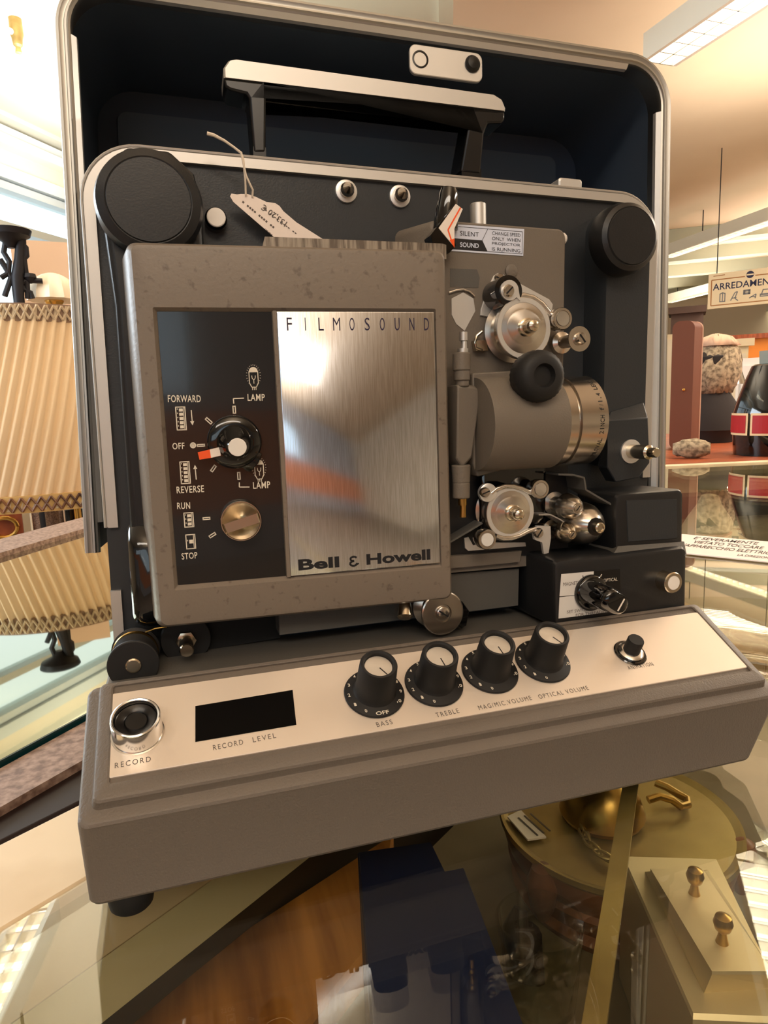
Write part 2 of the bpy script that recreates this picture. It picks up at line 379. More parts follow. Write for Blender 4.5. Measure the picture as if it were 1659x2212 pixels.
m.stack(FZ, [(rrect(0.5, X - 0.3, 6.6, 22, 0.8), 0), (rrect(0.5, X - 0.3, 6.6, 22, 0.8), 7.2), (rrect(0.7, X - 0.5, 6.7, 22, 0.8), 7.5)])
pp('rear_base', m, 'base_grey')
for (a, b) in ((1.7, 1.4), (36.6, 2.4), (3, 20), (35, 20)):
    m = MB(); q = np.array([a, b, 0]); 
    zt = (TABLE - m2w(q)[2]) * 100
    m.lathe(Fr((a, b, 0), (1, 0, 0), (0, 1, 0)), [(1.15, 0.2), (1.2, 0), (1.0, zt + 0.12), (0.9, zt + 0.01)], n=24); pp('rubber_foot', m, 'rubber')
# --- console plate with its fittings
m = MB(); m.stack(FT, [(rrect(0, 37.49, 0, 5.03, 0.12), 0.0), (rrect(0, 37.49, 0, 5.03, 0.12), 0.10), (rrect(0.03, 37.46, 0.03, 5.0, 0.12), 0.13)])
cons = pp('console_plate', m, 'console_plate')
def lab(mb, fr, body, q0, q1, h, c, **k): return mb.text(fr, body, fr.px(*q0, c), fr.px(*q1, c), h, c, **k)
for body, q0, q1 in (('RECORD', (248, 1660), (326, 1645)), ('RECORD', (461, 1621), (526, 1608)), ('LEVEL', (547, 1604), (597, 1594)), ('BASS', (815, 1571), (849, 1564)), ('TREBLE', (944, 1550), (993, 1540)),
                     ('MAG/MIC.VOLUME', (1036, 1534), (1150, 1512)), ('OPTICAL VOLUME', (1166, 1510), (1273, 1490)), ('ANIMATION', (1359, 1447), (1413, 1438))):
    m = MB(); lab(m, FT, body, q0, q1, 0.30, 0.13, bold=0.0, space=1.35); pp('lettering', m, 'ink_grey', parent=cons, smooth=False)
m = MB(); q = [FT.px(*t, 0.13) for t in ((422, 1526), (632, 1491), (640, 1566), (422, 1603))]
m.prism(FT, q, 0.02, 0.16); g = np.mean(q, 0)
pp('level_meter', m, 'meter_black', parent=cons, label='black record level meter window')
# worn patch-free console knobs
KN = [((809, 1494), 'OFF', 'bass'), ((938, 1472), '', 'treble'), ((1059, 1446), '', 'microphone volume'), ((1173, 1425), '', 'optical volume')]
for i, ((u, v), off, nm) in enumerate(KN):
    fr = FT.atp(u, v, 0.3); fr.o = fr.o - fr.n * 0.30
    m = MB(); m.lathe(fr, [(1.67, 0.14), (1.69, 0.20), (1.65, 0.28), (1.2, 0.44), (1.14, 0.55), (1.10, 0.75), (1.02, 2.45), (0.97, 2.55), (0.86, 2.57), (0.80, 2.5), (0.78, 2.2), (0.1, 2.2)], n=48)
    k = pp('volume_knob' if 'vol' in nm else 'tone_knob', m, 'rubber', label='black %s control knob with silver cap' % nm)
    m = MB(); m.lathe(fr, [(0.77, 2.2), (0.77, 2.28), (0.74, 2.31), (0.02, 2.31)], n=40); m.stroke(fr.at(0, 0, 0, rad(-62 if i in (0, 3) else -84)), [(0.1, 0), (0.74, 0)], 0.06, 2.31, 1)
    pp('cap', m, ['cap_silver', 'ink'], parent=k, label='spun silver knob cap with a black line')
    m = MB()
    ang0 = 236 if i == 0 else 250
    for d in range(11):
        t = rad((ang0 - (d * 27.5))); f2 = fr.at(1.46 * math.cos(t), 1.46 * math.sin(t), 0.36, t - math.pi / 2 if False else 0)
        w = 0.13 if d < 10 else 0.26
        m.text(f2, str(d), (-w / 2, -0.11), (w / 2, -0.11), 0.22, 0.0, bold=0.02)
    if off: m.text(fr.at(0.02, -1.5, 0.36), 'OFF', (-0.36, -0.12), (0.36, -0.12), 0.24, 0.0, bold=0.02)
    pp('dial_numbers', m, 'print_cream', parent=k, smooth=False)
fr = FT.atp(298, 1585, 0.13)
m = MB(); m.lathe(fr, [(1.27, 0.0), (1.27, 0.06), (1.2, 0.08), (1.19, 1.22), (1.16, 1.30), (1.10, 1.34), (1.03, 1.30), (1.0, 1.2), (0.98, 0.5), (0.1, 0.5)], n=56); k = pp('record_button', m, 'steel_bright', label='chrome ringed record button')
m = MB(); m.lathe(fr, [(0.97, 0.5), (0.97, 1.08), (0.9, 1.12), (0.6, 1.0), (0.55, 0.94), (0.5, 1.0), (0.02, 1.02)], n=36); pp('button_core', m, 'black_plastic', parent=k, label='black recessed button centre')
fr = FT.atp(1361, 1411, 0.13)
m = MB(); m.lathe(fr, [(1.0, 0.0), (1.02, 0.06), (0.95, 0.12), (0.8, 0.12)], n=40); k = pp('animation_switch', m, 'black_gloss')
m = MB(); m.lathe(fr, [(0.8, 0.1), (0.8, 0.2), (0.62, 0.32), (0.5, 0.32)], n=40); pp('collar', m, 'steel_bright', parent=k)
m = MB(); m.lathe(fr, [(0.52, 0.2), (0.5, 1.15), (0.46, 1.22), (0.02, 1.22)], n=32); pp('plunger', m, 'rubber', parent=k)

# --- main panel and body
aL = FP.px(172, 420)[0]; aR = FP.px(1420, 485)[0]; bT = FP.px(900, 374)[1]
bT = 0.5 * (FP.px(600, 341)[1] + FP.px(1200, 402)[1])
print('panel', aL, aR, bT)
R_ = 3.4
m = MB(); ol = lambda i: rrect(aL + i, aR - i, -2.9, bT - i, R_ - i, 8)
m.stack(FP, [(ol(0.9), -13.5), (ol(0.5), -13.0), (ol(0.12), -1.0), (ol(0.12), -0.02)]); body = pp('body_case', m, 'charcoal')
m = MB(); m.stack(FP, [(ol(0.3), -0.1), (ol(0.3), 0.0)]); panel = pp('mechanism_panel', m, 'charcoal')
m = MB(); path = arch(aL, aR, bT, R_, FP.px(217, 1140)[1], FP.px(1406, 1030)[1])
band(m, FP, path, [(0.0, -1.2), (0.0, 0.12), (0.06, 0.18), (0.14, 0.16), (0.18, 0.05), (0.24, 0.05), (0.26, 0.3), (0.82, 0.3), (0.84, -0.1), (0.3, -1.2)]); pp('metal_rim', m, 'aluminium_satin', sharp=30)
m = MB(); path = [(aL + 0.1, FP.px(240, 1275)[1], 1, 0), (aL + 0.1, FP.px(248, 1462)[1], 1, 0)]
band(m, FP, path, [(0, -1.2), (0, 0.3), (0.62, 0.3), (0.62, -0.1)]); pp('lower_rim_strip', m, 'aluminium_satin')
m = MB(); fr = FP.atp(1230, 395, -0.5); m.stack(fr, [(rrect(-0.95, 0.95, -0.6, 0.25, 0.2), -1.0), (rrect(-0.95, 0.95, -0.6, 0.25, 0.2), 0.1), (rrect(-0.85, 0.85, -0.6, 0.15, 0.2), 0.2)]); pp('case_latch', m, 'aluminium')
# studs and button
for u, v in ((748, 413), (864, 424)):
    fr = FP.atp(u, v, 0.1); m = MB(); m.lathe(fr, [(0.72, -0.1), (0.70, 0.06), (0.6, 0.1), (0.45, 0.1)]); k = pp('guide_stud', m, 'aluminium')
    m = MB(); m.lathe(fr, [(0.46, 0.1), (0.46, 0.35), (0.36, 0.6), (0.06, 1.0), (0.01, 1.0)], n=18); pp('stud_tip', m, 'steel', parent=k, sharp=10)
fr = FP.atp(467, 470, 0.9); m = MB(); m.lathe(fr, [(0.66, -1.0), (0.66, -0.2), (0.55, -0.05), (0.02, -0.05)]); k = pp('push_button', m, 'black_gloss')
m = MB(); m.lathe(fr, [(0.55, -0.05), (0.55, 0.06), (0.5, 0.1), (0.02, 0.1)]); pp('button_cap', m, 'white_plastic', parent=k, label='white button cap')
# --- reel arms
def armcap(name, u, v, cF, r0, r1, r2, mt, lab=None):
    fr = FP.atp(u, v, cF); fr.o = fr.o - fr.n * cF
    m = MB(); m.lathe(fr, [(r0, cF - 1.5), (r0, cF - 0.75), (r1, cF - 0.2), (r2 + 0.06, cF), (r2, cF - 0.02), (r2 - 0.05, cF + 0.06), (0.02, cF + 0.08)], n=56); return fr, m
fr, m = armcap('', 322, 432, 2.6, 2.95, 2.8, 2.28, '')
a0, b0 = FP.px(240, 600, 1.6); bb = FP.px(290, 1352, 1.6)[1]
n = MB(); A0 = FP.px(326, 600, 1.6)[0]; CX = 0.5 * (A0 + A0)
cx, cy = FP.px(327, 430, 1.4)
ARM = [(cx - 2.85, cy), (cx - 2.5, cy + 1.6), (cx - 1.2, cy + 2.7), (cx + 1.2, cy + 2.7), (cx + 2.5, cy + 1.6), (cx + 2.85, cy), (cx + 2.85, bb + 2), (cx + 1.5, bb), (cx - 1.0, bb), (cx - 1.9, bb + 1.2), (cx - 2.4, bb + 4), (cx - 2.4, cy - 6)]
g = lambda s: [((x - cx) * s + cx, y) for x, y in ARM]
n.stack(FP, [(g(1.0), -0.05), (g(0.98), 1.2), (g(0.9), 1.5)]); k = pp('supply_reel_arm', n, 'black_paint', bevel=0.002, sharp=50)
pp('arm_cap', m, 'black_paint', parent=k)
n = MB(); e = FP.px(275, 1150, 2.2); f_ = FP.px(330, 1355, 2.2)     # swelling at the foot of that arm
n.stack(FP, [(rrect(e[0] - 0.1, e[0] + 4.5, f_[1], e[1] + 0.6, 0.8), 1.0), (rrect(e[0], e[0] + 4.4, f_[1] + 0.1, e[1] - 0.2, 0.8), 2.2), (rrect(e[0] + 0.5, e[0] + 4.2, f_[1] + 0.5, e[1] - 0.9, 0.8), 2.6)])
pp('arm_foot', n, 'black_gloss', parent=k, sharp=60)
fr, m = armcap('', 1365, 510, 4.1, 2.35, 2.2, 1.86, '')
l_, r_ = FP.px(1304, 700, 2.3)[0], FP.px(1402, 700, 2.3)[0]; tp = FP.px(1350, 440, 2.3)[1]; bt = FP.px(1350, 1010, 2.3)[1]
n = MB(); n.stack(FP, [(rrect(l_ - 0.1, r_, bt, tp, 1.7, 8), -0.05), (rrect(l_, r_, bt, tp, 1.7, 8), 2.0), (rrect(l_ + 0.15, r_ - 0.15, bt + 0.15, tp - 0.15, 1.6, 8), 2.3)]); k = pp('take_up_reel_arm', n, 'charcoal')
pp('arm_cap', m, 'black_paint', parent=k)
n = MB(); q = [FP.px(*t, 3.2) for t in ((1312, 908), (1400, 903), (1404, 1000), (1380, 1032), (1330, 1042), (1312, 1010))]; t0 = FP.px(1390, 868, 2.3); t1 = FP.px(1318, 889, 2.3)
n.stack(FP, [([t1, t0] + q[2:], 2.2), (q, 3.2)]) if False else None
top = [t1, t0] + [(q[2][0], q[2][1]), (q[3][0], q[3][1]), (q[4][0], q[4][1]), (q[5][0], q[5][1])]
n.stack(FP, [(top, 2.0), (top, 2.31), (q, 3.2)]); pp('arm_boss', n, 'charcoal', parent=k, bevel=0.0008)
fr = FP.atp(1362, 975, 3.2); n = MB(); n.lathe(fr, [(0.85, -0.1), (0.85, 0.12), (0.6, 0.14)]); pp('washer', n, 'aluminium', parent=k)
n = MB(); n.lathe(fr, [(0.5, 0.0), (0.5, 2.0), (0.34, 2.1), (0.34, 2.7), (0.28, 2.8), (0.02, 2.8)], n=24); pp('reel_spindle', n, 'nickel', parent=k)

# --- grey mechanism housing
HC = 3.0
q = {k_: FP.px(*t, HC) for k_, t in dict(tl=(935, 480), tr=(1218, 500), br=(1222, 800)).items()}
hl = FP.px(935, 600, HC)[0]; hr = FP.px(1221, 650, HC)[0]; ht = FP.px(1100, 486, HC)[1]
m = MB(); m.stack(FP, [(rrect(hl - 1.5, hr + 0.15, FP.px(1000, 1235, HC)[1], ht + 0.1, 0.6), -0.05), (rrect(hl - 0.2, hr, FP.px(1000, 1235, HC)[1], ht, 0.55), HC - 0.15), (rrect(hl, hr - 0.12, FP.px(1000, 1235, HC)[1], ht - 0.12, 0.5), HC)])
hous = pp('mechanism_housing', m, 'housing_grey')
fr = Fr(FP.p(*FP.px(1033, 482, 2.0), 2.0), (1, 0, 0), (0, 1, 0)); m = MB(); m.lathe(fr, [(0.52, -0.6), (0.52, 1.15), (0.46, 1.2), (0.02, 1.2)], n=28); pp('pin', m, 'aluminium_satin', parent=hous)
fr = frn(FP.p(hr - 0.2, FP.px(1221, 517, 2.2)[1], 2.2), (1, 0, 0)); m = MB(); m.lathe(fr, [(0.4, 0), (0.4, 0.45), (0.3, 0.6), (0.02, 0.62)], n=20); pp('side_stud', m, 'white_plastic', parent=hous)
m = MB(); m.lathe(FP.atp(1103, 586, HC), [(0.42, -0.1), (0.42, 0.14), (0.36, 0.18), (0.02, 0.18)]); pp('screw_cover', m, 'housing_grey', parent=hous)
m = MB(); q = [FP.px(*t, HC) for t in ((972, 580), (1030, 582), (1036, 600), (1033, 622), (972, 620))]; m.prism(FP, q, HC - 0.05, HC + 0.02); pp('recess_patch', m, 'charcoal_grey', parent=hous)
m = MB(); m.tube([FP.p(*FP.px(u, v, HC + 0.1), HC + 0.1) for u, v in ((970, 632), (985, 627), (1000, 625), (1014, 630), (1025, 640))], 0.07); pp('wire_guard', m, 'steel_bright', parent=hous)
m = MB(); q = [FP.px(*t, HC) for t in ((975, 645), (1000, 632), (1022, 645), (1026, 672), (1003, 715), (985, 700), (975, 680))]; m.prism(FP, q, HC, HC + 0.05); pp('lamp_reflector', m, 'aluminium', parent=hous)
# speed label
lc = HC + 0.02
q = [FP.px(*t, lc) for t in ((972, 542), (1130, 553), (1132, 495), (976, 484))]
m = MB(); m.prism(FP, q, HC - 0.02, lc + 0.02); lab_ = pp('speed_label', m, 'label_blue', parent=hous)
fl = Fr(FP.p(*q[0], lc + 0.02), FP.p(*q[1]) - FP.p(*q[0]), FP.p(*q[3]) - FP.p(*q[0])); W_, H_ = fl.px(1132, 495)[0], fl.px(976, 484)[1]
m = MB(); e = 0.12
m.stroke(fl, [(e, e), (W_ - e, e), (W_ - e, H_ - e), (e, H_ - e)], 0.03, 0, 0, True, h=0.008)
x1, x2 = W_ * 0.43, W_ * 0.50
m.stroke(fl, [(x2, H_ - e), (x1 - 0.02, H_ * 0.47), (0.1, H_ * 0.47)], 0.03, 0, 0, h=0.008)
m.prism(fl, [(W_ * 0.02, e), (x2, e), (x1, H_ * 0.47), (W_ * 0.02, H_ * 0.47)], 0, 0.008)
def ftext(mb, body, fx0, fx1, fy, fh, mi=0, **k): mb.text(fl, body, (W_ * fx0, H_ * fy), (W_ * fx1, H_ * fy), H_ * fh, 0.004, mi, **k)
ftext(m, 'SILENT', 0.13, 0.38, 0.60, 0.17); ftext(m, 'SOUND', 0.13, 0.38, 0.17, 0.18, 1, bold=0.02)
ftext(m, 'CHANGE SPEED', 0.56, 0.95, 0.72, 0.13); ftext(m, 'ONLY  WHEN', 0.56, 0.95, 0.52, 0.13); ftext(m, 'PROJECTOR', 0.56, 0.95, 0.32, 0.13); ftext(m, 'IS RUNNING', 0.56, 0.95, 0.12, 0.13)
o = pp('lettering', m, ['ink', 'label_blue'], parent=None if False else hous, smooth=False)
# speed lever
fr = FP.atp(968, 432, 3.6); m = MB()
m.tube([FP.p(*FP.px(962, 495, 3.1), 3.1), FP.p(*FP.px(965, 455, 3.2), 3.2), FP.p(*FP.px(969, 418, 3.3), 3.3), FP.p(*FP.px(970, 408, 3.3), 3.3)], [0.80, 0.72, 0.58, 0.48], n=24)
lev = pp('speed_lever', m, 'black_gloss')
LC = 4.15
m = MB(); q = [FP.px(*t, LC) for t in ((1000, 450), (984, 440), (930, 508), (936, 530), (972, 545), (985, 530), (976, 495), (998, 458))]; m.prism(FP, q, 3.05, LC); pp('lever_arm', m, 'black_gloss', parent=lev)
m = MB(); q = [FP.px(*t, LC) for t in ((984, 441), (999, 452), (981, 494), (981, 534), (947, 493))]; m.prism(FP, q, LC - 0.1, LC + 0.05)
q = [FP.px(*t, LC) for t in ((970, 519), (981, 516), (981, 535))]; m.prism(FP, q, LC, LC + 0.06, 1)
m.stroke(FP, [FP.px(*t, LC) for t in ((994, 449), (967, 497), (977, 528))], 0.09, LC + 0.05, 1); pp('pointer', m, ['pointer_white', 'orange'], parent=lev, label='white pointer with orange tip')

# --- upper film drive
m = MB(); q = [FP.px(*t, HC + 0.2) for t in ((1077, 589), (1090, 593), (1188, 646), (1196, 657), (1194, 674), (1186, 677), (1160, 660), (1110, 690), (1053, 684), (1039, 681), (1040, 668), (1055, 622), (1068, 595))]
m.prism(FP, q, HC + 0.02, HC + 0.15, bev=0.05); gp = pp('sprocket_guard_plate', m, 'aluminium')
def screw(u, v, c, r, parent, mt='steel', h=0.25, slot=40):
    fr = FP.atp(u, v, c + h); fr.o = fr.o - fr.n * h; m = MB(); m.lathe(fr, [(r, -0.05), (r, h * 0.6), (r * 0.8, h), (0.02, h + 0.02)], n=24)
    f2 = fr.at(0, 0, h + 0.015, rad(slot)); m.box(f2, -r * 0.8, r * 0.8, -r * 0.12, r * 0.12, -0.01, 0.015, 1); return pp('screw', m, [mt, 'dark_void'], parent=parent)
screw(1081, 602, HC + 0.15, 0.36, gp, slot=-20)
def sproc(name, u, v, c, r, hub, lb=None):
    fr = FP.atp(u, v, c); fr.o = fr.o - fr.n * c
    m = MB(); m.lathe(fr, [(r * 1.02, HC + 0.3), (r * 1.05, HC + 0.4), (r * 0.86, HC + 0.5), (r * 0.86, c - 0.45), (r, c - 0.4), (r, c - 0.03), (r * 0.97, c - 0.02), (0.02, c - 0.02)], n=64)
    k = pp(name, m, 'turned', sharp=25)
    m = MB(); m.lathe(fr, [(r * 0.99, c - 0.05), (r * 0.98, c + 0.01), (r * 0.83, c + 0.01), (r * 0.82, c - 0.03)], n=64); pp('rim', m, 'aluminium', parent=k)
    m = MB(); m.lathe(fr, [(r * 0.83, c - 0.03), (r * 0.82, c), (r * 0.22, c + 0.25), (0.02, c + 0.25)], n=64); pp('spun_face', m, 'turned', parent=k, sharp=9)
    f2 = fr.at(0, 0, c + 0.2); m = MB(); m.lathe(f2, [(hub * 1.35, 0), (hub * 1.35, 0.3), (hub * 1.1, 0.36), (hub * 0.9, 0.36)], n=36); m.lathe(f2, [(hub, 0.3), (hub, 0.85), (hub * 0.8, 1.05), (hub * 0.45, 1.14), (0.01, 1.16)], n=32)
    pp('hub_nut', m, 'nickel', parent=k); return k
s1 = sproc('film_sprocket', 1132, 709, HC + 1.9, 1.92, 0.42)
m = MB(); m.tube([FP.p(*FP.px(u, v, HC + 1.2), HC + 1.2) for u, v in ((1070, 708), (1074, 735), (1088, 758), (1108, 771), (1130, 775), (1152, 768), (1172, 752), (1180, 742))], 0.08); pp('film_guard', m, 'nickel', parent=s1)
m = MB(); fr = FP.atp(1101, 627, HC + 2.0); fr.o = fr.o - fr.n * (HC + 2.0)
m.lathe(fr, [(0.95, HC + 0.1), (0.95, HC + 1.85), (0.6, HC + 1.9)], 1, n=32)
m.tube([FP.p(*FP.px(u, v, HC + 1.6), HC + 1.6) for u, v in ((1112, 644), (1130, 640), (1150, 645), (1168, 657), (1184, 676), (1196, 692))], 0.24, 0, n=12); sh = pp('film_shoe', m, ['steel_bright', 'black_gloss'])
m = MB(); f2 = fr.at(0, 0, HC + 1.86); m.prism(f2, [(0.62 * math.cos(t), 0.62 * math.sin(t)) for t in [rad(20 + i * 300 / 20) for i in range(21)]] + [(0.75, -0.62)], 0, 0.16); pp('clamp', m, 'aluminium', parent=sh)
screw(1101, 627, HC + 2.02, 0.38, sh, slot=45)
def roller(name, u, v, cF, c0, r, mt='steel', core='steel_bright', mid=None, screwed=False):
    fr = FP.atp(u, v, cF); fr.o = fr.o - fr.n * cF; m = MB()
    if mid: m.lathe(fr, [(r * 0.9, c0), (r * 0.9, c0 + 0.35), (mid, c0 + 0.5), (mid, cF - 0.35), (r * 0.95, cF - 0.2), (r, cF - 0.1), (r, cF), (0.02, cF)], n=40)
    else: m.lathe(fr, [(r * 0.8, c0), (r, c0 + 0.5), (r, cF - 0.1), (r * 0.92, cF), (r * 0.72, cF), (r * 0.7, cF - 0.05), (0.02, cF - 0.05)], n=40)
    k = pp(name, m, mt)
    m = MB(); m.lathe(fr, [(r * 0.66, cF - 0.05), (r * 0.64, cF + 0.03), (0.02, cF + 0.04)] if not screwed else [(r * 0.5, cF - 0.05), (r * 0.5, cF + 0.18), (r * 0.36, cF + 0.34), (0.02, cF + 0.36)], n=28)
    if screwed: m.box(fr.at(0, 0, cF + 0.34, rad(-50)), -r * 0.4, r * 0.4, -0.05, 0.05, 0, 0.035, 1)
    pp('end_cap' if not screwed else 'screw', m, [core, 'dark_void'], parent=k); return k
roller('idler_roller', 1216, 688, HC + 2.2, HC + 1.0, 0.72)
roller('guide_roller', 1252, 732, HC + 2.6, HC + 0.2, 0.80, mid=0.42, core='steel', screwed=True)
m = MB(); m.tube([FP.p(*FP.px(u, v, HC + 0.5), HC + 0.5) for u, v in ((1041, 716), (1030, 725), (1025, 740), (1028, 752), (1042, 757))], 0.1); m.prism(FP, [FP.px(*t, HC + .6) for t in ((1026, 735), (1052, 735), (1056, 757), (1030, 757))], HC, HC + 0.5); pp('film_stripper', m, 'nickel')
# --- focus knob
fr = FP.atp(1177, 811, 8.0); fr.o = fr.o - fr.n * 6.3
m = MB(); NF = 30; prof = [(0.4, 2.4), (0.4, 4.4), (1.25, 4.5), (1.48, 4.7), (1.56, 5.4), (1.48, 6.0), (1.15, 6.3), (0.72, 6.3), (0.66, 6.1), (0.6, 5.95), (0.02, 5.95)]
m.loops([[fr.p(r * (1 + (0.025 if (1.4 < r and j % 2) else 0)) * math.cos(math.pi * j / NF), r * (1 + (0.025 if (1.4 < r and j % 2) else 0)) * math.sin(math.pi * j / NF), c) for j in range(2 * NF)] for r, c in prof])
pp('focus_knob', m, 'rubber', sharp=50)

# --- lens and its grey barrel (axis to the right)
YL = 8.6
zt = P(1262, 813, YL)[2]; zb = P(1258, 1003, YL)[2]; RL = (zt - zb) / 2; ZL = (zt + zb) / 2
xe = P(1318, 905, YL - RL)[0]; xr = P(1236, 912, YL - RL * 1.02)[0]; xm = P(1256, 912, YL - RL)[0]; x0 = P(1086, 912, YL - RL)[0]
print('lens R', RL, 'Z', ZL, 'x', x0, xr, xm, xe)
FX = frn((x0, YL, ZL), (1, 0, 0))
m = MB(); m.lathe(FX, [(RL * 1.0, -0.5), (RL * 1.02, 0), (RL * 1.03, xr - x0 - 0.05), (RL * 0.99, xr - x0)], n=72); bar = pp('lens_barrel', m, 'housing_grey')
m = MB(); a, b, c_ = xr - x0, xm - x0, xe - x0
m.lathe(FX, [(RL * 0.97, a - 0.1), (RL * 0.97, b - 0.05), (RL * 0.93, b), (RL * 0.93, b + 0.08), (RL * 1.0, b + 0.12), (RL * 1.0, c_ - 0.08), (RL * 0.97, c_), (RL * 0.86, c_), (RL * 0.84, c_ - 0.8), (RL * 0.7, c_ - 0.9), (0.02, c_ - 0.6)], n=72); lr = pp('lens_ring', m, 'steel', sharp=30)
m = MB()
for ch, i in zip('PROVAL 2INCH f/1.4 LENS', range(30)):
    if ch == ' ': continue
    t = rad(50 - i * 4.9); n_ = np.array([0, -math.cos(t), -math.sin(t)]); 
    f2 = Fr(np.array([xe - 0.55, YL, ZL]) + n_ * RL * 1.001, np.cross(n_, (1, 0, 0)) * -1 if False else np.array([0, -math.sin(t), math.cos(t)]), (-1, 0, 0))
    f2 = Fr(f2.o, f2.u, np.cross(n_, f2.u)); w = 0.2 if ch not in 'I1./' else 0.06
    m.text(f2, ch, (-w / 2, -0.15), (w / 2, -0.15), 0.30 if ch != '.' else 0.07, 0.0, depth=0.008)
pp('lettering', m, 'ink', parent=lr, smooth=False)
# grey bracket the barrel grows out of
m = MB(); q = [FP.px(*t, 4.4) for t in ((1018, 806), (1120, 800), (1150, 830), (1140, 1000), (1098, 1012), (1030, 1030), (1020, 1000))]
m.stack(FP, [(q, 2.9), (q, 4.1), ([((x - q[0][0]) * 0.96 + q[0][0] + 0.1, y) for x, y in q], 4.4)]); br = pp('lens_bracket', m, 'housing_grey', bevel=0.001)
m = MB(); m.lathe(FP.atp(1051, 920, 4.4), [(0.26, -0.1), (0.26, 0.25), (0.2, 0.3), (0.02, 0.3)], n=18); pp('set_screw', m, 'black_plastic', parent=br)
# gate column
def vtube(u, v0, v1, c, r, n=28):
    p0 = FP.p(*FP.px(u, v0, c), c); p1 = FP.p(*FP.px(u, v1, c), c); p1 = p0 + np.array([0, 0, p1[2] - p0[2]]); return p0, p1
m = MB(); GC = 4.6
def zcyl(mb, u, segs, c=GC, mi=0):
    for v0, v1, r0, r1 in segs:
        p0 = FP.p(*FP.px(u, v0, c + r0), c); p1 = FP.p(*FP.px(u, v1, c + r1), c); mb.tube([p0, p1], [r0, r1], mi, n=28)
zcyl(m, 1005, [(760, 800, 0.56, 0.56), (798, 822, 0.5, 0.5), (815, 835, 0.42, 0.42)])
q = [FP.px(*t, GC + 0.3) for t in ((988, 830), (1026, 832), (1040, 845), (1020, 990), (1000, 1012), (986, 990))]
m.prism(FP, q, 2.9, GC + 0.3, bev=0.15); zcyl(m, 1004, [(1005, 1045, 0.62, 0.56), (1043, 1078, 0.56, 0.56)])
gate = pp('film_gate_column', m, 'housing_grey', bevel=0.0008)
m = MB(); zcyl(m, 1005, [(716, 735, 0.26, 0.26), (734, 755, 0.18, 0.2), (752, 762, 0.34, 0.34)]); pp('gate_pin', m, 'aluminium_satin', parent=gate)
m = MB(); zcyl(m, 1003, [(1076, 1092, 0.3, 0.28), (1090, 1118, 0.2, 0.22)]); pp('gate_pin', m, 'brass', parent=gate, label='brass lower gate pin')

# --- lower film drive
m = MB(); q = [FP.px(*t, HC) for t in ((968, 1000), (1226, 1005), (1226, 1200), (968, 1200))]; m.prism(FP, q, HC - 1.2, HC + 0.05); pp('lower_back_plate', m, 'black_paint')
m = MB(); q = [FP.px(*t, HC + 0.2) for t in ((1003, 1162), (1012, 1160), (1022, 1178), (1050, 1172), (1135, 1172), (1136, 1180), (1012, 1190), (1005, 1184))]; m.prism(FP, q, HC + 0.05, HC + 0.2); pp('threading_plate', m, 'aluminium'); m = MB()
q = [FP.px(*t, HC + 0.2) for t in ((1042, 1028), (1060, 1018), (1120, 1010), (1142, 1006), (1143, 1030), (1130, 1030), (1080, 1036), (1045, 1044))]; m.prism(FP, q, HC + 0.05, HC + 0.2)
pp('threading_plate', m, 'aluminium')
s2 = sproc('film_sprocket', 1103, 1107, HC + 1.9, 1.72, 0.40)
m = MB(); m.tube([FP.p(*FP.px(u, v, HC + 1.9), HC + 1.9) for u, v in ((1060, 1066), (1072, 1056), (1090, 1050), (1108, 1050), (1126, 1055), (1146, 1064), (1160, 1066))], 0.17, n=12); k = pp('film_shoe', m, 'steel_bright')
fr = FP.atp(1053, 1064, HC + 1.9); m = MB(); m.lathe(fr, [(0.6, -0.2), (0.6, 0.1), (0.5, 0.15), (0.02, 0.15)]); pp('clamp', m, 'aluminium', parent=k); screw(1050, 1064, HC + 2.05, 0.33, k, slot=20)
m = MB(); m.tube([FP.p(*FP.px(u, v, HC + 1.9), HC + 1.9) for u, v in ((1070, 1158), (1086, 1163), (1104, 1163), (1122, 1158), (1140, 1148), (1156, 1142))], 0.19, n=12); k = pp('film_shoe', m, 'steel_bright')
q = [FP.px(*t, HC + 2.0) for t in ((1152, 1146), (1162, 1136), (1190, 1137), (1191, 1162), (1186, 1195), (1176, 1197), (1172, 1172), (1156, 1166))]; m = MB(); m.prism(FP, q, HC + 1.7, HC + 1.95); pp('shoe_bracket', m, 'aluminium', parent=k); screw(1166, 1152, HC + 1.95, 0.34, k, slot=55)
roller('idler_roller', 1168, 1057, HC + 2.2, HC + 1.2, 0.66); roller('idler_roller', 1053, 1166, HC + 2.3, HC + 1.2, 0.66, core='label_white')
m = MB(); m.box(Fr(FP.p(*FP.px(1108, 1060, HC + .3), HC + .3), FP.u, FP.v), -2.6, 2.4, -2.6, 2.3, -0.3, 0.4); pp('sprocket_block', m, 'black_gloss', bevel=0.003)
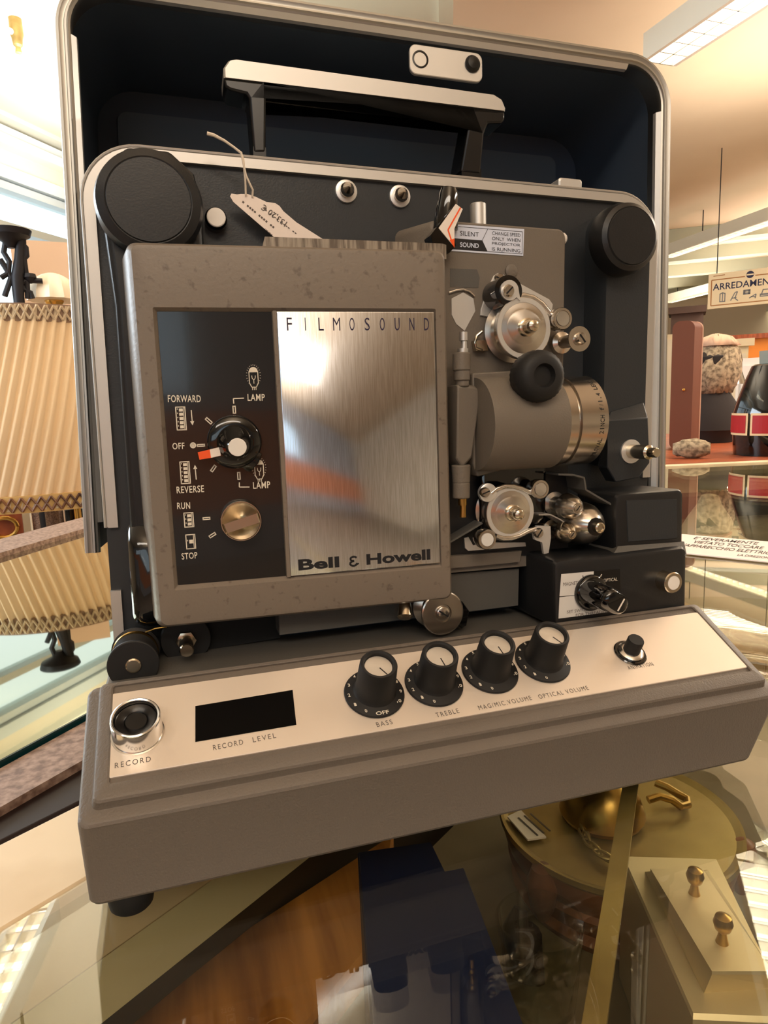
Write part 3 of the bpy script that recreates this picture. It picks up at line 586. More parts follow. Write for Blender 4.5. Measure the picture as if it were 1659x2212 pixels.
# film guide tongues
m = MB()
def strip(mb, pts, c0, c1, w=0.1, mi=0):
    P2 = [FP.px(*t, c1) for t in pts]; 
    for a, b in zip(P2, P2[1:]): mb.stroke(FP, [a, b], w, c0, mi, h=c1 - c0)
strip(m, ((1206, 1025), (1240, 1026), (1262, 1032), (1266, 1058), (1300, 1078), (1336, 1098)), 3.0, 5.2, 0.12); pp('film_guide_plate', m, ['charcoal_grey'])
m = MB(); strip(m, ((968, 1174), (1042, 1130)), 2.6, 4.2, 0.12); pp('film_guide_plate', m, ['charcoal_grey'])
m = MB(); strip(m, ((1164, 1112), (1190, 1112), (1210, 1122), (1228, 1134)), 3.2, 4.9, 0.08); pp('film_guide_plate', m, ['aluminium_satin'])
def bullet(name, u, v, cF, c0, r, mt='turned'):
    fr = FP.atp(u, v, cF); fr.o = fr.o - fr.n * cF; m = MB(); L_ = 1.4 * r
    m.lathe(fr, [(r * 0.9, c0), (r * 0.95, c0 + 0.2), (r * 0.6, c0 + 0.3), (r * 0.6, cF - L_ - 0.15), (r, cF - L_ - 0.1), (r * 1.02, cF - L_), (r * 0.93, cF - L_ * 0.6), (r * 0.7, cF - L_ * 0.22), (r * 0.42, cF), (r * 0.36, cF), (0.3 * r, cF - 0.05), (0.02, cF - 0.05)], n=40)
    k = pp(name, m, mt, sharp=40); m = MB(); m.lathe(fr, [(r * 0.28, cF - 0.05), (r * 0.26, cF + 0.05), (0.02, cF + 0.06)], n=16); m.box(fr.at(0, 0, cF + 0.055, rad(50)), -r * 0.22, r * 0.22, -0.03, 0.03, 0, 0.02, 1); pp('screw', m, ['steel', 'dark_void'], parent=k); return k
bullet('sound_drum_roller', 1248, 1098, 6.0, 3.0, 0.88); bullet('sound_drum_roller', 1236, 1155, 5.9, 3.2, 0.72, 'nickel')
fr = FP.atp(1288, 1138, 6.0); fr.o = fr.o - fr.n * 6.0; m = MB()
m.lathe(fr, [(1.3, 2.4), (1.3, 3.2), (1.45, 3.4), (1.52, 3.9), (1.42, 4.7), (1.1, 5.4), (0.62, 5.9), (0.5, 5.95), (0.02, 5.95)], n=56); k = pp('sound_drum', m, 'turned', sharp=40)
m = MB(); m.lathe(fr, [(0.62, 5.75), (0.62, 6.0), (0.4, 6.05)], 0, n=12); m.lathe(fr, [(0.36, 5.9), (0.36, 6.45), (0.26, 6.5), (0.24, 6.4), (0.02, 6.4)], 1, n=16); pp('hub_nut', m, ['black_plastic', 'nickel'], parent=k)

# --- sound head box
Y1 = 6.4
q = lambda pts, Y: [tuple(P(u, v, Y)[[0, 2]]) for u, v in pts]
FS = Fr((0, Y1, 0), (1, 0, 0), (0, 0, 1))
xl, zlo = P(1203, 1357, Y1)[[0, 2]]; xh, zhi = P(1484, 1200, Y1)[[0, 2]]
zlo = 7.75; xh = P(1484, 1280, Y1)[0]; xl = P(1198, 1290, Y1)[0]
z_top_l = P(1210, 1210, Y1)[2]; z_top_r = P(1480, 1202, Y1 + 0.0)[2]
ztop = z_top_l
print('soundbox', xl, xh, zlo, z_top_l, z_top_r)
m = MB(); ro = lambda i: rrect(xl + i, xh - i, zlo, ztop - i, 0.35, 4)
m.stack(FS, [(ro(0), -6.6), (ro(0), -0.3), (ro(0.12), -0.08), (ro(0.3), 0)]); sb = pp('sound_head', m, 'black_paint')
Y2 = 7.3
FU = Fr((0, Y2, 0), (1, 0, 0), (0, 0, 1)); ul = P(1330, 1110, Y2)[0]; ur = P(1477, 1110, Y2)[0]; ub = ztop - 0.3; ut = P(1400, 1062, Y2)[2]
print('upper', ul, ur, ub, ut)
m = MB(); ro = lambda i: rrect(ul + i, ur - i, ub, ut - i, 0.4, 4)
m.stack(FU, [(ro(0), -4.5), (ro(0), -0.25), (ro(0.1), -0.06), (ro(0.25), 0)])
i0 = [tuple(P(u, v, Y2)[[0, 2]]) for u, v in ((1356, 1170), (1462, 1163), (1462, 1078), (1352, 1081))]
up = pp('exciter_cover', m, 'black_paint', parent=sb)
m = MB(); m.prism(FU, i0, -0.1, 0.06, bev=0.04); pp('cover_inset', m, 'charcoal', parent=sb)
m = MB(); s0 = [tuple(P(u, v, Y1)[[0, 2]]) for u, v in ((1320, 1207), (1484, 1200))]; s1_ = [tuple(P(u, v, Y2 - 0.05)[[0, 2]]) for u, v in ((1335, 1180), (1478, 1170))]
m.loops([[np.array([x, Y1 + 0.02, z]) for x, z in (s0[0], s0[1])] + [np.array([x, Y2 - 0.05, z]) for x, z in (s1_[1], s1_[0])], [np.array([x, Y2 + 3, z - 0.8]) for x, z in (s0[0], s0[1])] + [np.array([x, Y2 + 3, z - 0.05]) for x, z in (s1_[1], s1_[0])]])
pp('ledge', m, 'charcoal_grey', parent=sb)
# switch plate
pl_ = [tuple(P(u, v, Y1 - 0.02)[[0, 2]]) for u, v in ((1206, 1336), (1343, 1316), (1343, 1229), (1212, 1240))]
FW = Fr((pl_[0][0], Y1 - 0.02, pl_[0][1]), (1, 0, 0.0), (0, 0, 1)); 
fw = lambda u, v: FW.px(u, v)
m = MB()
W2 = pl_[1][0] - pl_[0][0]; 
q4 = [fw(*t) for t in ((1206, 1336), (1341, 1318), (1339, 1229), (1212, 1240))]; m.prism(FW, q4, -0.02, 0.02, 1)
m.prism(FW, [fw(*t) for t in ((1206, 1336), (1262, 1329), (1262, 1284), (1208, 1290))], 0.02, 0.03, 0)
m.prism(FW, [fw(*t) for t in ((1262, 1329), (1325, 1320), (1336, 1276), (1262, 1284))], 0.02, 0.03, 0)
m.prism(FW, [fw(*t) for t in ((1208, 1288), (1281, 1282), (1282, 1234), (1212, 1240))], 0.02, 0.03, 0)
tx = lambda b, a0, a1, h, mi, **k: m.text(FW, b, fw(*a0), fw(*a1), h, 0.032, mi, **k)
tx('MAGNETIC', (1216, 1266), (1254, 1262), 0.24, 2); tx('OPTICAL', (1303, 1257), (1333, 1254), 0.22, 3); tx('SET SWITCH TO OPTICAL', (1224, 1325), (1325, 1312), 0.2, 2); tx('FOR THREADING', (1243, 1332), (1316, 1322), 0.2, 2)
for a_, b_, mi in (((1258, 1243), (1263, 1258), 2), ((1278, 1243), (1279, 1252), 2), ((1299, 1240), (1292, 1255), 3)): m.stroke(FW, [fw(*a_), fw(*b_)], 0.06, 0.03, mi)
pp('switch_plate', m, ['label_white', 'black_plastic', 'ink_grey', 'print_cream'], parent=sb, smooth=False, label='switch plate with white and black fields')
A = P(1274, 1279, Y1); B = P(1308, 1305, Y1 - 2.2)
fk = Fr(A, (1, 0, 0), (0, 0, 1)); m = MB(); m.lathe(fk, [(1.2, 0.02), (1.22, 0.25), (1.12, 0.4), (1.0, 0.45)], n=40)
f2 = fk.at(0, 0, 0, rad(-32))
lay = lambda s, c: ([(x * s, y * s) for x, y in rrect(-1.1, 1.1, -0.78, 0.78, 0.75, 8)], c)
m.stack(f2, [lay(1.0, 0.2), lay(0.98, 0.9), lay(0.92, 2.4), lay(0.86, 2.75), lay(0.7, 2.95)]); m.stroke(f2.at(0, 0, 0, rad(88)), [(-0.45, -0.3), (0.42, -0.3)], 0.1, 2.95, 1)
pp('sound_selector_knob', m, ['black_gloss', 'pointer_white'], parent=sb, sharp=50, label='glossy black selector knob with white line')
fr = Fr(P(1434, 1253, Y1), (1, 0, 0), (0, 0, 1)); m = MB(); m.lathe(fr, [(0.72, -0.1), (0.72, 0.9), (0.66, 0.98), (0.5, 0.98), (0.48, 0.94), (0.02, 0.94)], n=36); m.lathe(fr, [(0.48, 0.93), (0.46, 0.99), (0.02, 1.0)], 1, n=28); pp('release_button', m, ['nickel', 'white_plastic'], parent=sb)

# --- lower grey ledges between door and sound head
m = MB(); q = [FP.px(*t, 3.4) for t in ((940, 1204), (1128, 1190), (1124, 1214), (940, 1231))]; m.prism(FP, q, 0.1, 3.4, bev=0.05); pp('lower_shelf', m, 'housing_grey')
m = MB(); q = [FP.px(*t, 2.6) for t in ((600, 1270), (1122, 1228), (1120, 1308), (604, 1372))]; m.prism(FP, q, 0.0, 2.6, bev=0.05); pp('lower_panel', m, 'charcoal_grey')
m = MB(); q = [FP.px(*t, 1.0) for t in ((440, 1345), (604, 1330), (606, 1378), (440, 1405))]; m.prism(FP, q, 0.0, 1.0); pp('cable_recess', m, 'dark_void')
m = MB(); q = [(0.9, 6.7), (28.4, 6.7), (28.4, 12.9), (0.9, 12.9)]; m.prism(FZ, q, 7.3, 7.56); pp('tray', m, 'charcoal_grey')
# tension roller under the door
fr = FP.atp(957, 1325, 5.0); fr.o = fr.o - fr.n * 5.0; m = MB(); m.lathe(fr, [(1.3, 3.0), (1.4, 3.2), (0.9, 3.5), (0.9, 4.5), (1.42, 4.75), (1.44, 4.95), (1.36, 5.0), (0.6, 5.0), (0.55, 4.85), (0.02, 4.85)], n=56); k = pp('tension_roller', m, 'turned', sharp=30)
m = MB(); m.lathe(fr, [(0.46, 4.85), (0.44, 5.05), (0.3, 5.12), (0.02, 5.12)], n=24); m.box(fr.at(0, 0, 5.115, rad(-35)), -0.38, 0.38, -0.05, 0.05, 0, 0.02, 1); pp('screw', m, ['steel', 'dark_void'], parent=k)
m = MB(); q = [FP.px(*t, 4.3) for t in ((975, 1285), (1000, 1300), (1014, 1320), (1008, 1352), (998, 1358), (985, 1345))]; m.prism(FP, q, 2.6, 4.3, bev=0.06); pp('roller_arm', m, 'black_gloss', parent=k)
p0 = FP.p(*FP.px(874, 1296, 4.0), 4.0); p1 = FP.p(*FP.px(875, 1332, 4.6), 4.6); m = MB(); m.tube([p0 + np.array([0, 0.4, 0.5]), p0, p1, p1 + (p1 - p0) * 0.12], [0.3, 0.34, 0.5, 0.36], n=24); pp('release_pin', m, 'nickel')
# black film rollers at lower left
fr = FP.atp(288, 1437, 4.6); fr.o = fr.o - fr.n * 4.6; m = MB(); m.lathe(fr, [(0.9, 0.0), (1.35, 1.6), (1.4, 1.9), (1.0, 2.1), (1.0, 2.6), (1.3, 2.75), (0.95, 3.2), (1.3, 4.2), (1.42, 4.4), (1.42, 4.58), (1.36, 4.62), (0.4, 4.62)], n=48); k = pp('film_roller', m, 'rubber', sharp=30)
m = MB(); m.lathe(fr, [(0.42, 4.6), (0.42, 4.7), (0.34, 4.76), (0.02, 4.76)], n=24); pp('axle_end', m, 'nickel', parent=k)
m = MB(); m.lathe(fr, [(1.28, 2.15), (1.32, 2.25), (1.28, 2.35)], n=40); pp('spring_ring', m, 'brass', parent=k)
fr = FP.atp(402, 1382, 1.6); fr.o = fr.o - fr.n * 1.6; m = MB(); m.lathe(fr, [(1.4, 0.0), (1.55, 1.2), (1.55, 1.5), (1.48, 1.6), (0.02, 1.6)], n=48); k = pp('film_roller', m, 'rubber', label='black roller with long nickel pin')
m = MB(); m.lathe(fr, [(0.62, 1.5), (0.62, 1.95), (0.45, 2.0)], n=6); m.lathe(fr, [(0.42, 1.8), (0.42, 3.7), (0.36, 3.8), (0.02, 3.8)], n=24); pp('pin', m, 'nickel', parent=k, sharp=25)
m = MB(); m.tube([FP.p(*FP.px(315, 1366, 2.4), 2.4), FP.p(*FP.px(335, 1358, 2.6), 2.6), FP.p(*FP.px(360, 1354, 2.6), 2.6)], 0.06); pp('spring', m, 'brass')

# --- hinged door with control window and brand plate
FD = Fr((3.52, 9.02, 10.04), (18.19, -1.11, 0), (0.32, -0.31, 21.7))
d0 = FD.px(275, 513); d1 = FD.px(974, 544); d2 = FD.px(971, 1303); d3 = FD.px(338, 1354)
DL = (d0[0] + d3[0]) / 2; DR = (d1[0] + d2[0]) / 2; DB = (d2[1] + d3[1]) / 2; DT = (d0[1] + d1[1]) / 2
w0 = FD.px(337, 674); w1 = FD.px(946, 672); w2 = FD.px(943, 1221); w3 = FD.px(385, 1262)
WL = (w0[0] + w3[0]) / 2; WR = (w1[0] + w2[0]) / 2; WB = (w2[1] + w3[1]) / 2; WT = (w0[1] + w1[1]) / 2
print('door', DL, DR, DB, DT, 'win', WL, WR, WB, WT)
def dl(i, r, gl=0, gb=0): return rrect(DL + i - gl, DR - i, DB + i - gb, DT - i, r, 6)
m = MB(); m.stack(FD, [(dl(0.1, 0.5, 0.75, 0.1), -3.0), (dl(0, 0.55, 0.62, 0.0), -2.7), (dl(0, 0.55, 0.12), -0.45), (dl(0.06, 0.5, 0.0), -0.2), (dl(0.2, 0.42, 0), -0.04), (dl(0.4, 0.35, 0), 0), 
     (rrect(WL - 0.2, WR + 0.1, WB - 0.25, WT + 0.2, 0.1, 6), 0), (rrect(WL, WR + 0.02, WB, WT, 0.05, 6), -0.28), (rrect(WL + 0.01, WR, WB + 0.01, WT - 0.01, 0.05, 6), -0.5)])
door = pp('door', m, 'door_grey', sharp=30, label='grey hinged lamp house door')
dvx = 0.5 * (FD.px(596, 668)[0] + FD.px(622, 1250)[0])
m = MB(); m.stack(FD, [(rrect(dvx - 0.2, dvx + 0.12, WB - 0.05, WT + 0.05, 0.05, 2), -0.5), (rrect(dvx - 0.12, dvx + 0.1, WB - 0.05, WT + 0.05, 0.05, 2), 0.0)]); pp('divider', m, 'door_grey', parent=door)
s_ = [FD.px(*t, 0) for t in ((629, 1254), (943, 1221), (946, 671), (600, 666))]
m = MB(); PLx0 = (s_[0][0] + s_[3][0]) / 2; PLx1 = (s_[1][0] + s_[2][0]) / 2; m.stack(FD, [(rrect(dvx + 0.1, WR, WB, WT, 0.04, 2), -0.45), (rrect(dvx + 0.1, WR, WB, WT, 0.04, 2), -0.04), (rrect(dvx + 0.13, WR - 0.03, WB + 0.03, WT - 0.03, 0.04, 2), -0.02)])
plate = pp('brand_plate', m, 'plate_brushed', parent=door, label='brushed metal brand plate')
m = MB()
t0, t1 = FD.px(626, 714, 0), FD.px(922, 717, 0); Wd = t1[0] - t0[0]; hT = FD.px(626, 686)[1] - t0[1]
for i, ch in enumerate('FILMOSOUND'):
    x = t0[0] + Wd * i / 9.0; w = 0.30 if ch != 'I' else 0.05
    if ch == 'M': w = 0.42
    m.text(FD, ch, (x - w / 2, t0[1]), (x + w / 2, t0[1]), hT, -0.02, 0, bold=-0.004)
pp('lettering', m, 'ink_violet', parent=door, smooth=False, label='thin widely spaced violet capitals'); m = MB()
x0_, y0_ = FD.px(645, 1233, 0); x1_, y1_ = FD.px(930, 1209, 0); hB = FD.px(645, 1209)[1] - y0_
W_ = x1_ - x0_
for bd, f0, f1 in (('Bell', 0.0, 0.30), ('Howell', 0.505, 1.0)):
    m.text(FD, bd, (x0_ + W_ * f0, y0_ + (y1_ - y0_) * f0), (x0_ + W_ * f1, y0_ + (y1_ - y0_) * f1), hB, -0.02, 0, bold=0.035)
ep = [(0.9, 0.9), (0.65, 1.05), (0.3, 1.0), (0.12, 0.8), (0.3, 0.58), (0.6, 0.55), (0.3, 0.5), (0.05, 0.27), (0.25, 0.02), (0.65, -0.03), (1.0, 0.25), (1.1, 0.12)]
ex, ey, ew, eh = x0_ + W_ * 0.375, y0_ + (y1_ - y0_) * 0.37 + 0.02, W_ * 0.062, hB * 0.80
m.stroke(FD, [(ex + a * ew, ey + b * eh) for a, b in ep], 0.12, -0.012, 0)
pp('lettering', m, 'ink', parent=door, smooth=False, label='bold black lettering at the foot of the brand plate')
# control window
m = MB(); m.stack(FD, [(rrect(WL, dvx - 0.12, WB, WT, 0.05, 2), -0.55), (rrect(WL, dvx - 0.12, WB, WT, 0.05, 2), -0.24)]); cp = pp('control_panel', m, 'black_panel', parent=door)
m = MB(); pc = -0.23; px_ = lambda u, v: FD.px(u, v, pc)
for bd, q0, q1, h in (('FORWARD', (363, 869), (434, 869), 0.40), ('OFF', (373, 971), (399, 970), 0.37), ('REVERSE', (382, 1066), (441, 1063), 0.40), ('RUN', (383, 1100), (411, 1099), 0.38), ('STOP', (393, 1209), (427, 1206), 0.38), ('LAMP', (535, 866), (572, 866), 0.40), ('LAMP', (547, 1056), (584, 1054), 0.40)):
    m.text(FD, bd, px_(*q0), px_(*q1), h, pc, bold=0.012, space=1.1)
def rc(cx, cy, w, h, rot=0, lw=0.06):
    x, y = px_(cx, cy); f2 = FD.at(x, y, pc, rot); m.stroke(f2, [(-w / 2, -h / 2), (w / 2, -h / 2), (w / 2, h / 2), (-w / 2, h / 2)], lw, 0, 0, True)
rc(506, 885, 0.13, 0.40); rc(516, 1028, 0.13, 0.40); rc(451, 909, 0.13, 0.40, rad(45)); rc(434, 962, 0.40, 0.10); rc(461, 1012, 0.13, 0.38, rad(-38)); rc(446, 1120, 0.38, 0.11); rc(459, 1156, 0.13, 0.38, rad(-60))
S = lambda pts, lw=0.06, cl=False: m.stroke(FD, [px_(*t) for t in pts], lw, pc, 0, cl)
S(((527, 860), (504, 861), (505, 872))); S(((517, 1042), (517, 1052), (539, 1052)))
m.lathe(FD.at(*px_(417, 962), pc), [(0.17, 0), (0.17, 0.012), (0.10, 0.012), (0.10, 0.0)], n=24); m.lathe(FD.at(*px_(417, 962), pc), [(0.06, 0), (0.06, 0.012), (0.01, 0.012)], n=12)
def film(cx, cy, hh, n, w=0.50):
    x, y = px_(cx, cy); f2 = FD.at(x, y, pc)
    m.stroke(f2, [(-w / 2, -hh / 2), (w / 2, -hh / 2), (w / 2, hh / 2), (-w / 2, hh / 2)], 0.055, 0, 0, True); m.stroke(f2, [(w / 2 - 0.08, -hh / 2), (w / 2 - 0.08, hh / 2)], 0.035)
    for i in range(n):
        b = (hh - 0.1) * ((i + 0.5) / n - 0.5); s = (hh - 0.1) / n * (0.36 if n > 1 else 0.15); m.box(f2, -0.08, 0.13, b - s, b + s, 0, 0.012)
        m.box(f2, -0.185, -0.145, b + s * 0.3, b + s * 0.9 + 0.02, 0, 0.012)
film(391, 904, 1.28, 5); film(400, 1021, 1.24, 5); film(408, 1123, 0.82, 3); film(412, 1170, 0.82, 1)
def arrow(a, b):
    p, q_ = np.array(px_(*a)), np.array(px_(*b)); d = nrm(q_ - p); e = np.array([-d[1], d[0]]); m.stroke(FD, [p, q_ - d * 0.2], 0.055, pc); m.prism(FD, [tuple(q_), tuple(q_ - d * 0.24 + e * 0.11), tuple(q_ - d * 0.24 - e * 0.11)], pc, pc + 0.012)
arrow((413, 886), (416, 919)); arrow((424, 1036), (421, 1004))
def bulb(cx, cy, full=True):
    x, y = px_(cx, cy); f2 = FD.at(x, y, pc); hw = 0.25; T_ = 0.42
    out = [(hw * math.cos(rad(t)), T_ + hw * 0.95 * math.sin(rad(t))) for t in range(0, 181, 20)]
    m.prism(f2, out + [(-hw, T_ - 0.06), (hw, T_ - 0.06)], 0, 0.012) if full else None
    m.stroke(f2, [(hw, T_), (hw, -0.25), (0.13, -0.48), (-0.13, -0.48), (-hw, -0.25), (-hw, T_)], 0.045); m.stroke(f2, [(-0.1, 0.18), (-0.09, 0.03), (0, -0.08), (0.09, 0.03), (0.1, 0.18)], 0.035); m.stroke(f2, [(0, -0.06), (0, -0.28)], 0.035)
    for xx in (-0.1, 0, 0.1): m.stroke(f2, [(xx, -0.48), (xx, -0.64)], 0.035)
    for t in range(-60, 241, 15):
        cc, ss = math.cos(rad(t)), math.sin(rad(t)); bx = 0.36 * cc; by = 0.18 + 0.56 * ss; m.stroke(f2, [(bx, by), (bx * 1.16, by + 0.07 * ss)], 0.022)
bulb(548, 818); bulb(560, 1017)
pp('printed_symbols', m, 'print_cream', parent=door, smooth=False, label='cream lettering and film symbols on the control panel')
# main selector
fr = FD.atp(507, 955, 0.2); m = MB(); m.lathe(fr, [(1.5, -0.42), (1.54, -0.2), (1.5, 0.0), (1.36, 0.14), (1.0, 0.2)], n=64)
ext = [(1.35 * math.cos(rad(t)), 1.35 * math.sin(rad(t))) for t in range(-80, -19, 10)]
f2 = fr.at(0, 0, 0, 0)
m.prism(f2, [(1.0, -0.4), (1.5, -0.75), (1.25, -1.3), (0.75, -1.75), (0.55, -1.68), (0.1, -1.2)], -0.4, 0.02, bev=0.05)
mc = FD.atp(513, 966, 1.5); 
m.loops([[fr.p(1.05 * math.cos(t), 1.05 * math.sin(t), 0.1) for t in np.linspace(0, 2 * math.pi, 40, endpoint=False)], [mc.p(0.72 * math.cos(t), 0.72 * math.sin(t), -0.3) for t in np.linspace(0, 2 * math.pi, 40, endpoint=False)], [mc.p(0.5 * math.cos(t), 0.5 * math.sin(t), 0) for t in np.linspace(0, 2 * math.pi, 40, endpoint=False)]])
ln = FD.px(428, 984, 0.6); qa = [FD.px(*t, 0.55) for t in ((424, 978), (480, 962), (500, 950), (510, 985), (478, 986), (430, 994))]; m.prism(FD, qa, 0.1, 0.5)
sel = pp('selector_knob', m, 'black_gloss', parent=door, sharp=50)
m = MB(); m.lathe(mc, [(0.5, -0.03), (0.5, 0.03), (0.48, 0.05), (0.02, 0.05)], n=48); pp_ = pp('selector_cap', m, 'white_plastic', parent=door)
m = MB(); m.prism(FD, [FD.px(*t, 0.55) for t in ((453, 971), (474, 966), (477, 984), (456, 989))], 0.48, 0.56, 0); m.prism(FD, [FD.px(*t, 0.55) for t in ((427, 977), (453, 971), (456, 989), (431, 993))], 0.48, 0.56, 1); pp('pointer', m, ['pointer_white', 'orange'], parent=door, label='orange and white pointer')
# silver stop knob
fr = FD.atp(521, 1126, 0.5); m = MB(); rr = 1.18
m.lathe(fr, [(rr * 0.96, -0.75), (rr, -0.6), (rr, -0.05), (rr * 0.97, 0.03), (rr * 0.93, 0.03), (rr * 0.91, -0.06), (rr * 0.5, -0.42), (0.02, -0.7)], n=64)
f2 = fr.at(0, 0, 0, rad(15)); m.prism(f2, [(-1.02, -0.42), (1.02, -0.42), (1.05, 0.18), (-1.05, 0.18)], -0.6, 0.08, bev=0.08)
pp('run_stop_knob', m, 'nickel', parent=door, sharp=30, label='polished run and stop knob')
m = MB(); q = [FD.px(*t, -0.4) for t in ((566, 535), (964, 560), (964, 529), (955, 526), (600, 512), (572, 511))]; m.prism(FD, q, -2.4, -0.4); pp('worn_edge_strip', m, 'worn_edge', parent=door)
# =================================================================== CASE LID BEHIND THE MACHINE
FLo = np.array([-0.33, 16.9, 32.0]); FL = Fr((-0.33, 16.9, 31.97), (44.2, -1.7, -1.2), (1.0, 1.15, 36.0))
l0 = FL.px(113, -79); l1 = FL.px(1449, 127); lb = FL.px(185, 1195); lb2 = FL.px(1437, 1000)
LL = (l0[0] + lb[0]) / 2; LR = (l1[0] + lb2[0]) / 2; LT = (l0[1] + l1[1]) / 2; LB = lb[1]
print('lid', LL, LR, LB, LT)
lid = Thing('projector_case_lid', 'tall dark case lid with metal rim standing open behind the projector', 'case lid', tuple(FL.p(22, LB, -6)), cm=True)
lp = lid.part
RD = 3.6
LBR = LB
path = arch(LL, LR, LT, RD, LB, LB, 12)
m = MB(); band(m, FL, path, [(0.0, 0.0), (0.0, -13.0), (0.25, -13.2), (0.55, -13.2), (0.55, -0.2), (0.5, 0.0)])
bk = rrect(LL + 0.1, LR - 0.1, LB, LT - 0.1, RD - 0.1, 12)
m.prism(FL, [q for q in bk], -13.4, -13.0, 1); shell = lp('shell', m, ['lid_inside', 'lid_inside'])
m = MB(); band(m, FL, path, [(-0.08, -2.0), (-0.06, -0.1), (0.0, 0.06), (0.16, 0.10), (0.34, 0.03), (0.44, 0.03), (0.50, 0.14), (0.62, 0.16), (0.70, 0.05), (0.82, 0.0), (0.86, -0.1), (0.88, -0.35), (0.55, -2.0)])
rim = lp('metal_rim', m, 'lid_rim', sharp=28)
m = MB(); tongue = [(0.84, -0.1), (0.84, 0.02), (1.12, -0.25), (1.15, -0.55), (0.9, -0.6)]
band(m, FL, [(LL, LB + 2.0, 1, 0), (LL, LT - RD - 0.4, 1, 0)], tongue); band(m, FL, [(LR, LB + 2.0, -1, 0), (LR, LT - RD - 0.4, -1, 0)], tongue); band(m, FL, [(LL + RD + 0.4, LT, 0, -1), (LR - RD - 0.2, LT, 0, -1)], tongue)
lp('rim_bead', m, 'aluminium', parent=rim)
e0 = FL.px(250, 232, -12.8); e1 = FL.px(1200, 345, -12.8)
m = MB(); m.stack(FL, [(rrect(e0[0], e1[0], LB + 3, (e0[1] + e1[1]) / 2, 0.8), -13.05), (rrect(e0[0] + .1, e1[0] - .1, LB + 3, (e0[1] + e1[1]) / 2 - .1, 0.8), -12.6)]); lp('embossed_panel', m, 'lid_panel', parent=shell)
q = [FL.px(*t, -0.3) for t in ((884, 92), (1043, 114), (1041, 168), (1030, 178), (905, 160), (888, 145))]
x0, x1 = FL.px(885, 130, -0.3)[0], FL.px(1042, 150, -0.3)[0]; y1 = FL.px(960, 104, -0.3)[1]; y0 = FL.px(960, 168, -0.3)[1]
m = MB(); m.stack(FL, [(rrect(x0, x1, y0, y1, 0.5), -0.55), (rrect(x0, x1, y0, y1, 0.5), -0.34), (rrect(x0 + .05, x1 - .05, y0 + .05, y1 - .05, 0.45), -0.3)]); br = lp('latch_bracket', m, 'aluminium_satin')
for (u, v) in ((908, 128), (1020, 139)):
    m = MB(); f2 = FL.atp(u, v, -0.3); m.lathe(f2, [(0.60, -0.05), (0.60, 0.03), (0.5, 0.04), (0.45, -0.02), (0.02, -0.02)] if u < 1000 else [(0.58, -0.05), (0.58, 0.12), (0.4, 0.28), (0.02, 0.32)], n=32); lp('rubber_stud', m, 'black_plastic', parent=br)

# --- carrying handle, standing on top of the projector body
FH = Fr((20, 16.4, 40), (1, -0.02, -0.018), (0.01, 0, 1))
HA = [FH.px(*t, 0) for t in ((481, 172), (1080, 246))]; print('handle', HA)
hx0, hx1 = HA[0][0], HA[1][0]; 
S0 = FH.px(481, 150)[1]; hh = lambda u, v: FH.px(u, v)
m = MB(); top0 = hh(490, 146); top1 = hh(1072, 224); bot0 = hh(480, 180); bot1 = hh(1079, 252)
poly = [hh(482, 182), hh(481, 162), hh(492, 146), hh(505, 144), hh(1058, 218), hh(1074, 228), hh(1081, 245), hh(1080, 252)]
m.prism(FH, poly, -1.6, 0.9, bev=0.12); hd = proj.part('carrying_handle', m, 'aluminium_satin', label='carrying handle with silver top')
m = MB(); g1 = [hh(482, 182), hh(1080, 252), hh(1080, 270), hh(1074, 277), hh(1044, 277), hh(1036, 300), hh(1028, 385), hh(985, 380), hh(1008, 252), hh(572, 196), hh(571, 340), hh(545, 340), hh(536, 225), hh(530, 216), hh(496, 208), hh(484, 200)]
m.prism(FH, g1, -1.5, 0.85); proj.part('handle_grip', m, 'black_plastic', parent=hd, bevel=0.0015)
for (ua, ub_) in ((545, 572), (988, 1030)):
    a0 = hh(ua, 345)[0]; a1 = hh(ub_, 345)[0]; m = MB(); m.box(FH, a0, a1, FH.px(800, 420)[1] - 1.5, hh((ua + ub_) / 2, 335 if ua < 700 else 378)[1] + 0.2, -1.4, 0.8); proj.part('handle_post', m, 'black_plastic', parent=hd)

# =================================================================== PRICE TAG ON A STRING
FG = Fr(FP.p(*FP.px(500, 425, 1.2), 1.2), (1, -0.02, 0), (0, -0.12, 1))
gp = lambda u, v: FG.px(u, v)
tagt = Thing('price_tag', 'cream paper price tag on white string, tucked behind the top of the grey door', 'price tag', tuple(FG.p(*gp(560, 460))), cm=True)
oc = [(1, 0), (0, 1)]
out = [(497, 424), (500, 418), (512, 420), (520, 419), (535, 419), (552, 425), (575, 436), (595, 439), (604, 445), (612, 456), (640, 480), (700, 518), (640, 560), (592, 512), (504, 436)]
q = [gp(*t) for t in out]; m = MB(); m.prism(FG, q, -0.02, 0.0); tg = tagt.part('paper_tag', m, 'paper', sharp=20)
m = MB(); d0, d1 = gp(622, 478), gp(571, 439)
m.text(FG, '133,20 \u20ac', d0, d1, 0.42, 0.0, bold=0.01)
for a, b in (((592, 492), (522, 434)), ((640, 505), (571, 452)), ((588, 508), (572, 494))):
    pa, pb = np.array(gp(*a)), np.array(gp(*b)); nseg = 14; 
    for i in range(nseg):
        if (i * 7) % 5 == 4: continue
        m.stroke(FG, [pa + (pb - pa) * i / nseg, pa + (pb - pa) * (i + 0.7) / nseg], 0.11 if a[0] == 592 else 0.06, 0.0)
tagt.part('lettering', m, 'ink_grey', parent=tg, smooth=False)
G3 = lambda u, v, c=0.0: FG.p(*FG.px(u, v, c), c)
m = MB(); m.tube([G3(447, 288, 0.6), G3(462, 292, 0.6), G3(485, 304, 0.6), G3(505, 318, 0.5), G3(520, 330, 0.5)], [0.11, 0.1, 0.08, 0.07, 0.08], n=8)
